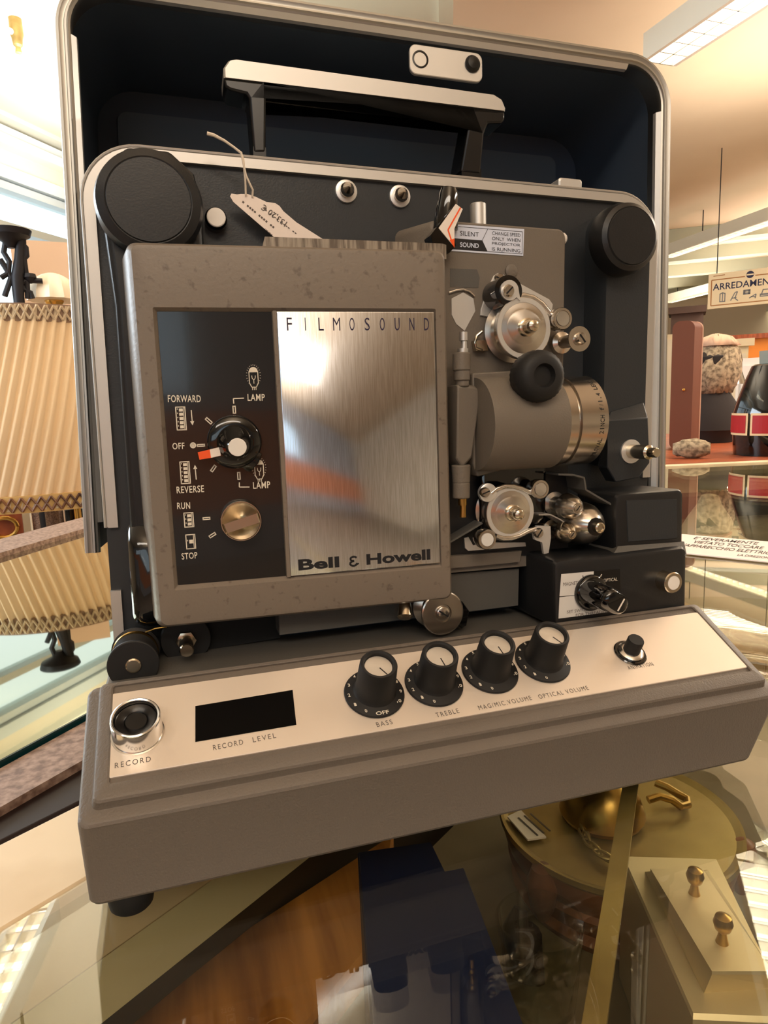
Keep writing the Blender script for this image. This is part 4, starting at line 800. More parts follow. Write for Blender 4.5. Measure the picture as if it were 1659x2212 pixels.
m.tube([G3(520, 328, 0.5), G3(526, 345, 0.5), G3(528, 370, 0.4), G3(530, 390, 0.3), G3(531, 422, 0.05)], 0.06, n=8)
m.tube([G3(521, 329, 0.55), G3(525, 350, 0.55), G3(531, 378, 0.4), G3(540, 398, 0.3), G3(546, 410, 0.2), G3(545, 425, 0.05)], 0.06, n=8)
tagt.part('string', m, 'string')
# =================================================================== FLUORESCENT FITTINGS
FZF = CZ + 1.6
def refl(u, v, z):                                # where a level glass top shows a point at height z
    g = WZ(u, v, TABLE); w = ray_w(u, v); w = np.array([w[0], w[1], -w[2]]); return g + w * (z - TABLE) / w[2]
def fixture(label, A, B, w, e0=0.0, e1=0.0, cells=0.09):
    A = np.array(A); B = np.array(B); d = nrm(B - A); A = A - d * e0; B = B + d * e1; L = np.linalg.norm(B - A)
    z = A[2]; fr = Fr((A[0], A[1], z), (d[0], d[1], 0), (-d[1], d[0], 0), True)
    t = Thing('ceiling_light', label, 'ceiling light', tuple((A + B) / 2 + np.array([0, 0, 0.09])), group='fluorescent fittings under the ceiling')
    m = MB(); m.box(fr, 0, L, -w / 2, w / 2, 0.05, 0.10); m.box(fr, 0, L, -w / 2 - .02, -w / 2, -0.02, 0.10); m.box(fr, 0, L, w / 2, w / 2 + .02, -0.02, 0.10); t.part('housing', m, 'fixture_white', smooth=False)
    m = MB(); m.box(fr, 0.02, L - .02, -w / 2 + .005, w / 2 - .005, 0.03, 0.045); t.part('diffuser', m, 'louvre_light', smooth=False)
    m = MB()
    n = int(min(60, L / cells))
    for i in range(n + 1): x = L * i / n; m.box(fr, x - .003, x + .003, -w / 2, w / 2, -0.02, 0.03)
    m.box(fr, 0, L, -.003, .003, -0.02, 0.03); t.part('louvre', m, 'louvre_metal', smooth=False)
    for x in (L * 0.2, L * 0.8):
        m = MB(); p = fr.p(x, 0, 0.1); m.tube([p, (p[0], p[1], CEIL)], 0.006, n=6); t.part('hanger', m, 'iron')
    return t
fixture('large bright louvred fluorescent light at the top right, nearest of them', WZ(1425, 128, FZF), WZ(1585, 20, FZF), 0.16, 0, 1.4)
fixture('long fluorescent light crossing beside the rim of the case lid, above the hanging sign', WZ(1440, 553, FZF), WZ(1659, 478, FZF), 0.16, 0, 1.5)
fixture('distant fluorescent light disappearing behind the left edge of the hanging sign', WZ(1440, 652, FZF), WZ(1540, 627, FZF), 0.2, 0, 0.3)
fixture('distant fluorescent light running just below the hanging sign', WZ(1532, 692, FZF), WZ(1659, 672, FZF), 0.2, 0, 1.5)
fixture('farthest fluorescent light, a thin bright line above the fur hat', WZ(1530, 722, FZF), WZ(1659, 708, FZF), 0.2, 0, 1.5)
a = refl(66, 1985, FZF); b = refl(-60, 2240, FZF); fixture('fluorescent light mirrored in the glass at the lower left corner', a, b, 0.12, 0.1, 0.8)
a = refl(1655, 1850, FZF); b = refl(1730, 2080, FZF); fixture('fluorescent light mirrored in the glass beside the brass plaque', a, b, 0.26, 0, 0.3)
# duct
p = WZ(860, 8, CZ + 1.7); d = np.array([0.93, -0.36, 0]); m = MB(); pts = [p + d * t for t in np.linspace(-0.9, 0.17, 26)]
m.tube(pts, [0.17 + 0.008 * (i % 2) for i in range(26)], n=24); m.tube([pts[-1], pts[-1] + d * 0.06], [0.19, 0.19], n=24)
m.tube([pts[8], (pts[8][0], pts[8][1], CEIL)], 0.012); m.tube([pts[20], (pts[20][0], pts[20][1], CEIL)], 0.012)
single('air_duct', m, 'duct_cloth', 'round pale cloth air duct hanging under the ceiling above the case lid', 'air duct', tuple(p))
# pipe with sprinkler, upper left
pz = CEIL - 0.07; a = WZ(0, 55, pz); b = WZ(110, 112, pz); d = b - a
t = Thing('sprinkler_pipe', 'thin ceiling pipe with a brass sprinkler head at the upper left', 'pipe', tuple(a))
m = MB(); m.tube([a - d * 1.5, b + d * 2.0], 0.014); t.part('pipe', m, 'cornice')
q = WZ(36, 74, pz); m = MB(); m.lathe(Fr(q, (1, 0, 0), (0, -1, 0), True), [(0.03, -0.07), (0.032, 0.0), (0.026, 0.02), (0.022, 0.05), (0.012, 0.06), (0.016, 0.085), (0.002, 0.087)], n=16); t.part('sprinkler_head', m, 'old_brass')

# =================================================================== DISPLAY CASES
GZ = TABLE
g = lambda u, v, z=GZ: WZ(u, v, z)
L1a, L1b = g(0, 2010), g(190, 1895); d1 = nrm(L1b - L1a)
far0, far1 = g(1440, 1010), g(1659, 1000); df = nrm(far1 - far0)
Gp = [L1a - d1 * 0.14, L1b + d1 * 0.55, far0 - df * 0.7, far1 + df * 0.5, g(2050, 1500), g(2100, 2350), g(900, 2650), g(-150, 2480)]
poly = [(p[0], p[1]) for p in Gp]
case = Thing('display_case', 'glass topped display case that the projector stands on', 'display case', (0.3, 0.3, 0))
m = MB(); m.prism(FW0, poly, GZ - 0.007, GZ - 0.0005); case.part('glass_top', m, 'pane', smooth=False, label='clear glass top')
cen = np.mean(np.array(poly), 0)
m = MB()
low = MB(); ZF = GZ - 0.17
for i in range(len(poly)):
    a, b = np.array(poly[i]), np.array(poly[(i + 1) % len(poly)]); e = nrm(b - a); n_ = np.array([-e[1], e[0]]); n_ = n_ if n_ @ (cen - a) < 0 else -n_
    o2 = n_ * 0.02; m.prism(FW0, [tuple(a), tuple(b), tuple(b + o2), tuple(a + o2)], GZ - 0.085, GZ - 0.008); o3 = n_ * 0.055; o4 = n_ * 0.07; low.prism(FW0, [tuple(a + o3), tuple(b + o3), tuple(b + o4), tuple(a + o4)], 0.002, GZ - 0.085); low.prism(FW0, [tuple(a), tuple(b), tuple(b + o3), tuple(a + o3)], GZ - 0.1, GZ - 0.085)
case.part('case_side', m, 'case_inner', smooth=False); case.part('case_body', low, 'case_dark', smooth=False)
m = MB(); m.prism(FW0, [(p[0], p[1]) for p in poly], ZF - 0.02, ZF); case.part('case_shelf', m, 'case_floor', smooth=False)
m = MB(); e = np.array([df[1], -df[0], 0]); fr = Fr(far0 - df * 0.7, df, np.array([-df[1], df[0], 0]), True); m.box(fr, 0, 2.2, 0.0, 0.05, -0.05, 0.004); case.part('far_rail', m, 'case_cream', smooth=False)
a, b = g(1361, 1700, GZ - .008), g(1283, 2212, GZ - .008); e = nrm(b - a); m = MB(); m.box(Fr(a - e * 0.05, e, (-e[1], e[0], 0), True), 0, 0.55, -0.0045, 0.0045, -0.004, 0.0); case.part('brass_joint_strip', m, 'old_brass', smooth=False)
a, b = g(1495, 1330, GZ - .1), g(1659, 1412, GZ - .1); e = nrm(b - a); m = MB(); m.box(Fr(a - e * 0.4, e, (-e[1], e[0], 0), True), 0, 1.4, -0.03, 0.03, -0.02, 0.0); case.part('shelf_rail', m, 'orange_wood', smooth=False)
def rail(name, q, z0, z1, mt):                     # q: near line pair then far line pair (pixels)
    (a, b), (c, d) = [(g(*q[0], z1), g(*q[1], z1)), (g(*q[2], z1), g(*q[3], z1))]
    e = nrm(b - a); f = nrm(d - c); P4 = [a - e * 0.10, b + e * 0.14, d + f * 0.14, c - f * 0.10]
    m = MB(); m.prism(FW0, [(p[0], p[1]) for p in P4], z0, z1); return m
m = rail('', ((0, 2010), (190, 1895), (0, 1822), (190, 1727)), GZ - 0.05, GZ + 0.0005, ''); case.part('near_rail', m, 'case_cream', label='pale wooden side rail', bevel=0.002)
t2 = Thing('side_table', 'dark framed table with mirror glass top at the left of the projector', 'side table', (-0.3, 0.6, 0))
m = rail('', ((0, 1820), (190, 1725), (0, 1742), (200, 1628)), GZ - 0.07, GZ - 0.006, ''); t2.part('dark_moulding', m, 'dark_moulding', bevel=0.003)
m = rail('', ((0, 1744), (200, 1630), (0, 1660), (230, 1533)), GZ - 0.04, GZ + 0.0, ''); t2.part('wood_rail', m, 'brown_wood', smooth=False)
L4a, L4b = g(0, 1652), g(230, 1526); e4 = nrm(L4b - L4a); f0, f1 = g(0, 1210), g(165, 1160); ef = nrm(f1 - f0)
P4 = [L4a - e4 * 0.35, L4b + e4 * 0.22, f1 + ef * 0.5, f0 - ef * 0.6]
m = MB(); m.prism(FW0, [(p[0], p[1]) for p in P4], GZ - 0.004, GZ + 0.0035); t2.part('mirror_top', m, 'mirror_glass', smooth=False)
m = MB(); n4 = np.array([e4[1], -e4[0], 0]); m.box(Fr(P4[0], e4, n4 * -1, True), 0, np.linalg.norm(P4[1] - P4[0]), -0.0015, 0.0, -0.006, 0.0034); t2.part('glass_edge', m, 'glass_edge', smooth=False, label='dark green glass edge')
nf = np.array([-ef[1], ef[0], 0]); m = MB(); m.box(Fr(P4[3], ef, nf, True), 0, 1.5, 0.0, 0.10, -0.05, 0.012); t2.part('far_rail', m, 'brown_wood', smooth=False)
m = MB()
for p in (P4[0] + (P4[2] - P4[0]) * 0.12, P4[2] + (P4[0] - P4[2]) * 0.1, P4[3] + (P4[1] - P4[3]) * 0.1): m = MB(); m.lathe(Fr((p[0], p[1], 0), (1, 0, 0), (0, 1, 0), True), [(0.03, 0), (0.035, 0.4), (0.03, GZ - 0.02)], n=16); t2.part('leg', m, 'dark_moulding')

# ---- things inside the case
def flat(pts, z): return [(lambda w: (w[0], w[1]))(g(u, v, z)) for u, v in pts]
def c3(pts, z): return tuple(np.mean([g(u, v, z) for u, v in pts], 0))
z = ZF + 0.025; pts = ((100, 2340), (440, 1935), (850, 1800), (830, 2010), (560, 2340)); m = MB(); bp = []
for x_, y_ in flat(pts, z):
    o_ = -((np.array([x_, y_]) - L1a[:2]) @ np.array([d1[1], -d1[0]])); o_ = max(0, o_ - 0.045); bp.append((x_ + d1[1] * o_, y_ - d1[0] * o_))
m.prism(FW0, bp, ZF + 0.0005, z, bev=0.004); single('wooden_board', m, 'orange_wood', 'orange brown polished wooden board lying inside the case, left of the navy box', 'board', c3(pts, ZF), smooth=False)
z = GZ - 0.05; pts = ((772, 1838), (930, 1815), (962, 1880), (1003, 1872), (1150, 2260), (806, 2260)); t = Thing('navy_box', 'dark navy box inside the case below the middle of the projector', 'box', c3(pts, ZF))
m = MB(); m.prism(FW0, flat(pts, z), ZF + 0.0005, z - 0.02, bev=0.002); t.part('box_body', m, 'navy_edge', smooth=False)
m = MB(); m.prism(FW0, flat(pts, z), z - 0.02, z, bev=0.002); t.part('lid', m, 'navy', smooth=False)
# brass dish on its wooden drum
z = GZ - 0.105; a, b = g(1086, 1775, z), g(1572, 1740, z); cc = (a + b) / 2; r = np.linalg.norm(b - a) / 2
fr = Fr((cc[0], cc[1], ZF), (1, 0, 0), (0, 1, 0), True); hz = z - ZF
t = Thing('brass_gong_drum', 'round copper brown drum topped by a wide brass dish, inside the case at right', 'drum', (cc[0], cc[1], ZF))
m = MB(); m.lathe(fr, [(r * 0.86, 0.0006), (r * 0.9, 0.008), (r * 0.86, 0.014), (r * 0.9, 0.024), (r * 0.93, 0.03), (r * 0.9, 0.034), (r * 0.94, 0.04), (r * 0.97, hz - 0.014), (r * 0.98, hz - 0.006)], n=72); t.part('drum_body', m, 'copper_brown')
m = MB(); m.lathe(fr, [(r * 0.97, hz - 0.008), (r * 1.005, hz - 0.004), (r * 1.0, hz), (r * 0.975, hz - 0.0005), (r * 0.93, hz - 0.0025), (0.001, hz - 0.0025)], n=80); t.part('brass_dish', m, 'old_brass', sharp=12)
for k in range(3):
    t_ = rad(200 + k * 60); q = fr.p(r * 0.98 * math.cos(t_), r * 0.98 * math.sin(t_), hz * 0.75); m = MB(); m.lathe(Fr(q, (1, 0, 0), (0, 1, 0), True), [(0.004, -0.03), (0.009, -0.02), (0.012, 0), (0.008, 0.012), (0.002, 0.016)], n=14); t.part('knob', m, 'copper_brown')
zd = z - 0.0023
q = g(1300, 1765, zd); t = Thing('brass_bell', 'small dark brass bell with chain lying on the brass dish', 'bell', (q[0], q[1], zd)); fr = Fr((q[0], q[1], zd), (1, 0, 0), (0, 1, 0), True)
m = MB(); m.lathe(fr, [(0.032, 0.002), (0.034, 0.006), (0.03, 0.018), (0.022, 0.032), (0.01, 0.04), (0.001, 0.041)], n=32); t.part('bell_body', m, 'brass')
m = MB(); ch = [g(u, v, zd + 0.006) for u, v in ((1240, 1745), (1245, 1775), (1262, 1800), (1275, 1822), (1300, 1845), (1318, 1855))]
for i in range(len(ch) - 1):
    for s in (0.0, 0.5):
        p = ch[i] + (ch[i + 1] - ch[i]) * s; e = nrm(ch[i + 1] - ch[i]); up = np.array([0, 0, 1.0]) if s else np.cross(e, (0, 0, 1))
        m.tube([p + e * 0.007 * math.cos(x) + up * 0.003 * math.sin(x) for x in np.linspace(0, 2 * math.pi, 13)], 0.0011, n=6)
t.part('chain', m, 'old_brass')
m = MB(); m.tube([g(u, v, zd + h) for u, v, h in ((1400, 1728, .012), (1425, 1720, .014), (1452, 1728, .012), (1470, 1742, .008), (1486, 1738, .006), (1484, 1726, .006), (1466, 1716, .008), (1440, 1700, .012), (1415, 1690, .014))], 0.0032, n=10); single('brass_hook', m, 'brass', 'bent brass hook lying on the right half of the brass dish', 'hook', tuple(g(1440, 1725, zd)))
m = MB(); pts = ((1096, 1762), (1125, 1748), (1180, 1806), (1140, 1812)); m.prism(FW0, flat(pts, zd + .004), zd + .002, zd + .0035); fq = Fr(g(1100, 1765, zd + .0036), g(1150, 1812, zd) - g(1100, 1765, zd), g(1125, 1748, zd) - g(1100, 1765, zd), True)
for i in range(3): m.stroke(fq, [(0.004, 0.006 + i * 0.006), (0.03, 0.006 + i * 0.006)], 0.0015, 0, 1, h=0.0003)
single('paper_label', m, ['paper', 'ink_grey'], 'white printed paper slip on the left rim of the brass dish', 'paper slip', tuple(g(1130, 1780, zd)), smooth=False)
# stepped brass plaque with two knobs
z1 = GZ - 0.075; z2 = GZ - 0.055; t = Thing('brass_plaque', 'stepped pale brass plaque with two small ball knobs, at the lower right', 'plaque', tuple(g(1520, 2000, z1)))
lo = flat(((1343, 1846), (1548, 1852), (1720, 2205), (1497, 2195)), z1); m = MB(); m.prism(FW0, lo, ZF + 0.0005, z1, bev=0.002); t.part('lower_plate', m, 'satin_brass', smooth=False)
hi = flat(((1405, 1876), (1518, 1878), (1668, 2098), (1538, 2098)), z2); hb = flat(((1393, 1880), (1530, 1876), (1690, 2130), (1520, 2144)), z1); m = MB(); m.stack(FW0, [(hb, z1 - .001), (hi, z2 - 0.002), (hi, z2)]); t.part('raised_plate', m, 'satin_brass', smooth=False)
for u, v in ((1500, 1930), (1560, 2035)):
    q = g(u, v, z2); m = MB(); m.lathe(Fr(q, (1, 0, 0), (0, 1, 0), True), [(0.0036, -0.001), (0.0025, 0.003), (0.002, 0.006), (0.004, 0.008), (0.005, 0.0115), (0.004, 0.015), (0.001, 0.0165)], n=24); t.part('ball_knob', m, 'brass')
# dark figure beside the partition and a glass
q = g(1130, 2105, ZF); m = MB(); m.tube([q + np.array(v) for v in ((0, 0, 0.001), (0.005, 0.003, 0.015), (0.0, 0.0, 0.028), (-0.006, 0.0, 0.04), (0.0, 0.003, 0.05))], [0.016, 0.011, 0.014, 0.009, 0.005], n=14); single('dark_figurine', m, 'dark_moulding', 'small dark green brown figurine standing between the navy box and the brass strip', 'figurine', tuple(q))
q = g(1165, 2190, ZF + .06); m = MB(); m.lathe(Fr((q[0], q[1], ZF), (1, 0, 0), (0, 1, 0), True), [(0.02, 0.0005), (0.022, 0.004), (0.004, 0.012), (0.004, 0.05), (0.02, 0.07), (0.024, 0.12), (0.0225, 0.12), (0.018, 0.072), (0.001, 0.066)], n=28); single('drinking_glass', m, 'pane', 'small stemmed glass at the bottom edge beside the navy box', 'glass', (q[0], q[1], ZF))
q = g(1530, 1150, ZF + .05); t = Thing('ceramic_figure', 'cream ceramic bell shaped ornament inside the case behind the paper notice', 'ornament', (q[0], q[1], ZF + .0005))
fr = Fr((q[0], q[1], ZF + .0005), (1, 0, 0), (0, 1, 0), True); m = MB(); m.lathe(fr, [(0.07, 0), (0.075, 0.012), (0.07, 0.05), (0.05, 0.09), (0.03, 0.12), (0.02, 0.145), (0.001, 0.15)], n=36); t.part('ornament_body', m, 'ceramic')
m = MB(); m.lathe(fr, [(0.074, 0.0), (0.078, 0.01), (0.074, 0.02)], n=36); t.part('brown_band', m, 'old_brass')
q = g(1595, 1105, ZF); fr = Fr((q[0], q[1], ZF + .0005), HV, (0, 0, 1), True); m = MB(); m.prism(fr, [(-0.07, 0), (0.06, 0), (0.09, 0.16), (-0.05, 0.16)], 0, 0.01); m.text(fr, '2', (0.0, 0.10), (0.02, 0.10), 0.03, 0.0101, 1, depth=0.0004); single('number_card', m, ['charcoal', 'white_plastic'], 'dark card with a white 2 inside the case, right of the ceramic ornament', 'card', (q[0], q[1], ZF + .0005), smooth=False)

# ---- paper notice lying on the glass at right
bl, br_ = g(1484, 1196, GZ + .002), g(1659, 1214, GZ + .002); e = nrm(br_ - bl); nn = np.array([-e[1], e[0], 0])
tl = g(1470, 1154, GZ + .002); W_ = 0.42
dep = (tl - bl) @ nn; fr = Fr(bl, e, nn, True); fr = Fr(bl - e * 0.06, e, nn, True)
dep = max(0.06, dep)
t = Thing('paper_notice', 'pale pink paper notice with black capitals lying on the glass beside the sound head', 'notice', tuple(bl))
m = MB(); m.prism(fr, [(0, 0), (W_, 0), (W_, dep), (0, dep)], -0.0010, 0.0006); o = t.part('notice_sheet', m, 'tent_paper', smooth=False)
m = MB(); x = lambda f: W_ * f
for body, u0, u1, v, y in (("E' SEVERAMENTE", 1493, 1632, 1168, 0.76), ('VIETATO TOCCARE', 1485, 1642, 1180, 0.54), ("L'APPARECCHIO ELETTRICO", 1452, 1676, 1190, 0.32), ('LA DIREZIONE', 1590, 1660, 1203, 0.12)):
    m.text(fr, body, (max(0.004, fr.px(u0, v)[0]), dep * y), (fr.px(u1, v + 12)[0], dep * y), dep * (0.15 if 'DIR' not in body else 0.09), 0.0007, 0, bold=0.01, depth=0.0002)
t.part('lettering', m, 'ink', parent=o, smooth=False)
# clear glass dish
q = g(1640, 1420, GZ); m = MB(); m.lathe(Fr((q[0], q[1], GZ), (1, 0, 0), (0, 1, 0), True), [(0.05, 0.0008), (0.09, 0.004), (0.115, 0.016), (0.12, 0.02), (0.117, 0.021), (0.09, 0.008), (0.001, 0.005)], n=56); single('glass_dish', m, 'pane', 'clear round glass dish on the case top beyond the right end of the base', 'dish', (q[0], q[1], GZ))

# =================================================================== LEFT BACKGROUND
D = 3.1
cL = WD(85, 880, D); top = WD(40, 655, D)[2]; bot = WD(80, 1098, D)[2]
print('lamp', cL, top, bot)
lamp = Thing('floor_lamp', 'large floor lamp with a beige pleated shade and braided trims, left of the projector', 'lamp', (cL[0], cL[1], 0))
w = nrm(np.array([cL[0] - CAM[0], cL[1] - CAM[1], 0])); cen = np.array([cL[0], cL[1], 0]) + w * 0.45
N = 288; rt, rb_ = 0.42, 0.50; L = []
for i in range(13):
    s = i / 12; z = bot + (top - bot) * s; r = rb_ + (rt - rb_) * s; tw = rad(27) * s
    L.append([np.array([cen[0] + (r + (0.0, 0.012, 0.016, -0.012)[j % 4]) * math.cos(2 * math.pi * j / N + tw), cen[1] + (r + (0.0, 0.012, 0.016, -0.012)[j % 4]) * math.sin(2 * math.pi * j / N + tw), z]) for j in range(N)])
m = MB(); m.loops(L, cap0=False, cap1=False); sh = lamp.part('lamp_shade', m, 'shade_cloth', sharp=180)
for nm, zc, r, hh_, m1, m2 in (('top_trim', top - 0.03, rt + 0.012, 0.035, 'trim_braid', 'shade_cloth'), ('bottom_trim', bot + 0.025, rb_ + 0.012, 0.035, 'trim_gold', 'copper_brown')):
    fr = Fr((cen[0], cen[1], zc), (1, 0, 0), (0, 1, 0), True); m = MB(); m.lathe(fr, [(r - .012, -hh_), (r, -hh_), (r, hh_), (r - .012, hh_)], n=96)
    for k in range(90):
        a0 = 2 * math.pi * k / 90; a1 = 2 * math.pi * (k + 1) / 90; r2 = r + 0.004
        for (h0, h1) in ((-hh_ * .8, hh_ * .8), (hh_ * .8, -hh_ * .8)): m.tube([fr.p(r2 * math.cos(a0), r2 * math.sin(a0), h0), fr.p(r2 * math.cos(a1), r2 * math.sin(a1), h1)], 0.005, 1, n=5)
    lamp.part(nm, m, [m1, m2], parent=sh)
fr = Fr((cen[0], cen[1], 0), (1, 0, 0), (0, 1, 0), True); m = MB(); m.lathe(fr, [(0.2, 0.0), (0.2, 0.03), (0.06, 0.06), (0.03, 0.1), (0.03, bot + 0.2), (0.02, bot + 0.3)], n=28); lamp.part('lamp_base', m, 'brown_wood')
m = MB(); m.lathe(fr, [(0.03, bot + 0.3), (0.05, bot + .36), (0.05, bot + 0.42), (0.01, bot + 0.47)], n=20); lamp.part('bulb', m, 'shell_white')
pl = bpy.data.lights.new('lamp_bulb', 'POINT'); pl.energy = 8; pl.color = (1, 0.84, 0.64); pl.shadow_soft_size = 0.06; po = bpy.data.objects.new('lamp_bulb', pl); COL.objects.link(po); po.location = tuple(cen + np.array([0, 0, bot + 0.55]))
# wrought iron candelabrum
D2 = 4.22; I = lambda u, v: WD(u, v, D2); q = I(40, 640)
t = Thing('iron_candelabrum', 'dark wrought iron candelabrum against the bright window, far left', 'candelabrum', (q[0], q[1], 0))
m = MB(); m.tube([np.array([q[0], q[1], 0.0]), np.array([q[0], q[1], 0.05]), I(40, 640), I(38, 600), I(42, 560), I(44, 510)], [0.09, 0.028, 0.028, 0.034, 0.026, 0.022], n=12); t.part('stem', m, 'iron')
for pts in (((0, 500), (12, 520), (8, 545), (20, 565), (18, 590), (2, 600)), ((42, 520), (56, 535), (58, 552), (46, 565), (40, 580)), ((40, 600), (52, 625), (66, 632), (70, 645)), ((44, 612), (62, 606), (92, 607)), ((0, 560), (10, 575), (24, 600), (10, 640)), ((50, 510), (52, 560), (58, 605), (60, 645))):
    m = MB(); m.tube([I(*p) for p in pts], 0.014, n=8); t.part('scroll_arm', m, 'iron')
m = MB(); fr = Fr(I(20, 510), (1, 0, 0), (0, 1, 0), True); m.lathe(fr, [(0.02, -0.06), (0.04, -0.03), (0.1, 0.0), (0.11, 0.03), (0.09, 0.03), (0.01, 0.0)], n=24); t.part('drip_pan', m, 'iron')
m = MB(); fr = Fr(I(64, 600), (1, 0, 0), (0, 1, 0), True); m.lathe(fr, [(0.01, -0.03), (0.035, 0), (0.03, 0.02), (0.01, 0.02)], n=9); t.part('iron_flower', m, 'iron')
# white dome lamp
q = WD(116, 640, 4.34); t = Thing('dome_lamp', 'white scalloped dome lamp standing right of the iron candelabrum', 'lamp', (q[0], q[1], 0)); fr = Fr((q[0], q[1], 0), (1, 0, 0), (0, 1, 0), True)
zt_ = WD(116, 590, 4.34)[2]; m = MB(); n = 48; L = []
for i in range(9):
    a = rad(90 * i / 8); r = 0.135 * math.cos(a); L.append([fr.p(r * (1 + 0.04 * math.cos(12 * 2 * math.pi * j / n)) * math.cos(2 * math.pi * j / n) + 0.0001, r * (1 + 0.04 * math.cos(12 * 2 * math.pi * j / n)) * math.sin(2 * math.pi * j / n), zt_ - 0.15 + 0.15 * math.sin(a)) for j in range(n)])
m.loops(L); t.part('dome_shade', m, 'shell_white')
m = MB(); m.lathe(fr, [(0.085, 0), (0.085, 0.03), (0.02, 0.06), (0.02, zt_ - 0.2), (0.05, zt_ - .16), (0.05, zt_ - .14)], n=20); t.part('stand', m, 'gold')
q = WD(90, 560, 5.05); zt_ = WD(90, 522, 5.05)[2]; fr = Fr((q[0], q[1], 0), HV * 0.6 + HU * -0.8, (0, 0, 1), True); t = Thing('wooden_screen', 'pale brown wooden screen standing in front of the window', 'screen', (q[0], q[1], 0))
fr = frn((q[0], q[1], 0), (CAM[0] - q[0], CAM[1] - q[1], 0), world=True); m = MB(); m.box(fr, -0.17, 0.17, 0.1, zt_, -0.02, 0.02); t.part('screen_panel', m, 'screen_tan', smooth=False)
for s in (-1, 1): m = MB(); m.box(fr, s * 0.12 - .015, s * 0.12 + .015, 0, 0.1, -0.1, 0.1); t.part('foot', m, 'brown_wood', smooth=False)
# low cabinet behind the lamp with small things on it
dc = 4.62; qc = WD(90, 1190, dc); SZ = qc[2]
fcab = frn((qc[0], qc[1], 0), (CAM[0] - qc[0], CAM[1] - qc[1], 0), world=True)      # a right, b up, c toward the camera
st = Thing('side_cabinet', 'low dark wooden cabinet seen under the lampshade', 'cabinet', (qc[0], qc[1], 0))
m = MB(); m.box(fcab, -0.36, 0.34, 0.06, SZ - 0.03, -0.2, 0); st.part('cabinet_body', m, 'dark_moulding', smooth=False)
for a_ in (-0.33, 0.31):
    for c_ in (-0.17, -0.03): m = MB(); m.box(fcab, a_ - .02, a_ + .02, 0, 0.06, c_ - .02, c_ + .02); st.part('foot', m, 'dark_moulding', smooth=False)
m = MB(); m.box(fcab, -0.37, 0.35, SZ - 0.03, SZ, -0.21, 0.01); st.part('cabinet_top', m, 'red_wood', smooth=False)
def onc(u): return fcab.px(u, 1190, -0.15)[0]
FC = lambda u, c: Fr(fcab.p(onc(u), SZ + 0.0006, c), fcab.u, fcab.n * -1, True)
f2 = FC(10, -0.105); t = Thing('wooden_drawer_box', 'small orange wooden box with a brass ring pull under the lampshade, far left', 'box', tuple(f2.o))
m = MB(); m.box(f2, -0.07, 0.12, -0.1, 0.1, 0, 0.3); t.part('box_body', m, 'red_wood', bevel=0.004); m = MB(); m.tube([f2.p(0.02 + 0.07 * math.cos(x), -0.115, 0.17 + 0.06 * math.sin(x)) for x in np.linspace(0, 2 * math.pi, 17)], 0.014, n=8); t.part('ring_pull', m, 'gold')
f2 = FC(108, -0.12); m = MB(); m.stack(f2, [(rrect(-0.09, 0.10, -0.07, 0.07, 0.04), 0), (rrect(-0.095, 0.105, -0.075, 0.075, 0.04), 0.05), (rrect(-0.08, 0.10, -0.06, 0.06, 0.04), 0.09), (rrect(-0.09, 0.1, -0.07, 0.07, 0.04), 0.22), (rrect(-0.08, 0.09, -0.06, 0.06, 0.03), 0.3)]); single('carved_casket', m, 'brown_wood', 'dark carved wooden casket under the lampshade, right of the orange box', 'casket', tuple(f2.o))
f2 = FC(166, -0.105); m = MB(); m.box(f2, -0.05, 0.14, -0.09, 0.09, 0, 0.24); single('black_case', m, 'black_gloss', 'glossy black case under the lampshade next to the case lid', 'case', tuple(f2.o), bevel=0.006)
f2 = FC(76, -0.015); m = MB(); m.lathe(f2, [(0.024, 0), (0.024, 0.02), (0.015, 0.07), (0.006, 0.11), (0.005, 0.36), (0.001, 0.36)], n=16); single('white_spindle', m, 'shell_white', 'thin white spindle ornament in front of the dark casket', 'ornament', tuple(f2.o))

# =================================================================== RIGHT BACKGROUND
RZ = GZ - 0.004
q = WD(1560, 980, 3.4); t = Thing('trestle_table', 'wooden table behind the display case at the right, holding the suitcase and vase', 'table', (q[0], q[1], 0))
fr = Fr(far0 * np.array([1, 1, 0]) + np.array([-df[1], df[0], 0]) * 0.12, df, (-df[1], df[0], 0), True)
m = MB(); m.box(fr, -0.9, 2.2, 0, 1.7, RZ - 0.04, RZ); t.part('tabletop', m, 'red_wood', smooth=False)
for a_ in (-0.8, 2.1):
    for b_ in (0.1, 1.6): m = MB(); m.box(fr, a_ - .03, a_ + .03, b_ - .03, b_ + .03, 0, RZ - 0.04); t.part('leg', m, 'red_wood', smooth=False)
def face(u, v, d): # a frame on the table at pixel column u, facing the camera
    p = WD(u, v, d); return frn((p[0], p[1], RZ), (CAM[0] - p[0], CAM[1] - p[1], 0), world=True)
# suitcase on edge
d = 3.1; f2 = face(1462, 955, d); x0 = f2.px(1447, 900)[0]; x1 = f2.px(1494, 900)[0]; x2 = f2.px(1516, 850)[0]; h = f2.px(1490, 692)[1]
t = Thing('brown_suitcase', 'brown leather suitcase standing upright right of the case lid', 'suitcase', tuple(f2.o))
m = MB(); m.stack(f2, [(rrect(x0, x2, 0.002, h, 0.03), -0.2), (rrect(x0, x2, 0.002, h, 0.03), -0.07)]); t.part('suitcase_shell', m, 'suitcase_side', bevel=0.004)
m = MB(); m.stack(f2, [(rrect(x0, x2 - 0.005, 0.002, h, 0.03), -0.07), (rrect(x0, x1, 0.002, h, 0.03), 0.0)]); t.part('suitcase_lid', m, 'suitcase_brown')
m = MB(); y = f2.px(1475, 842)[1]; m.lathe(f2.at(f2.px(1477, 842)[0], y, 0), [(0.006, 0), (0.006, 0.006), (0.001, 0.008)], n=12); t.part('lock', m, 'gold')
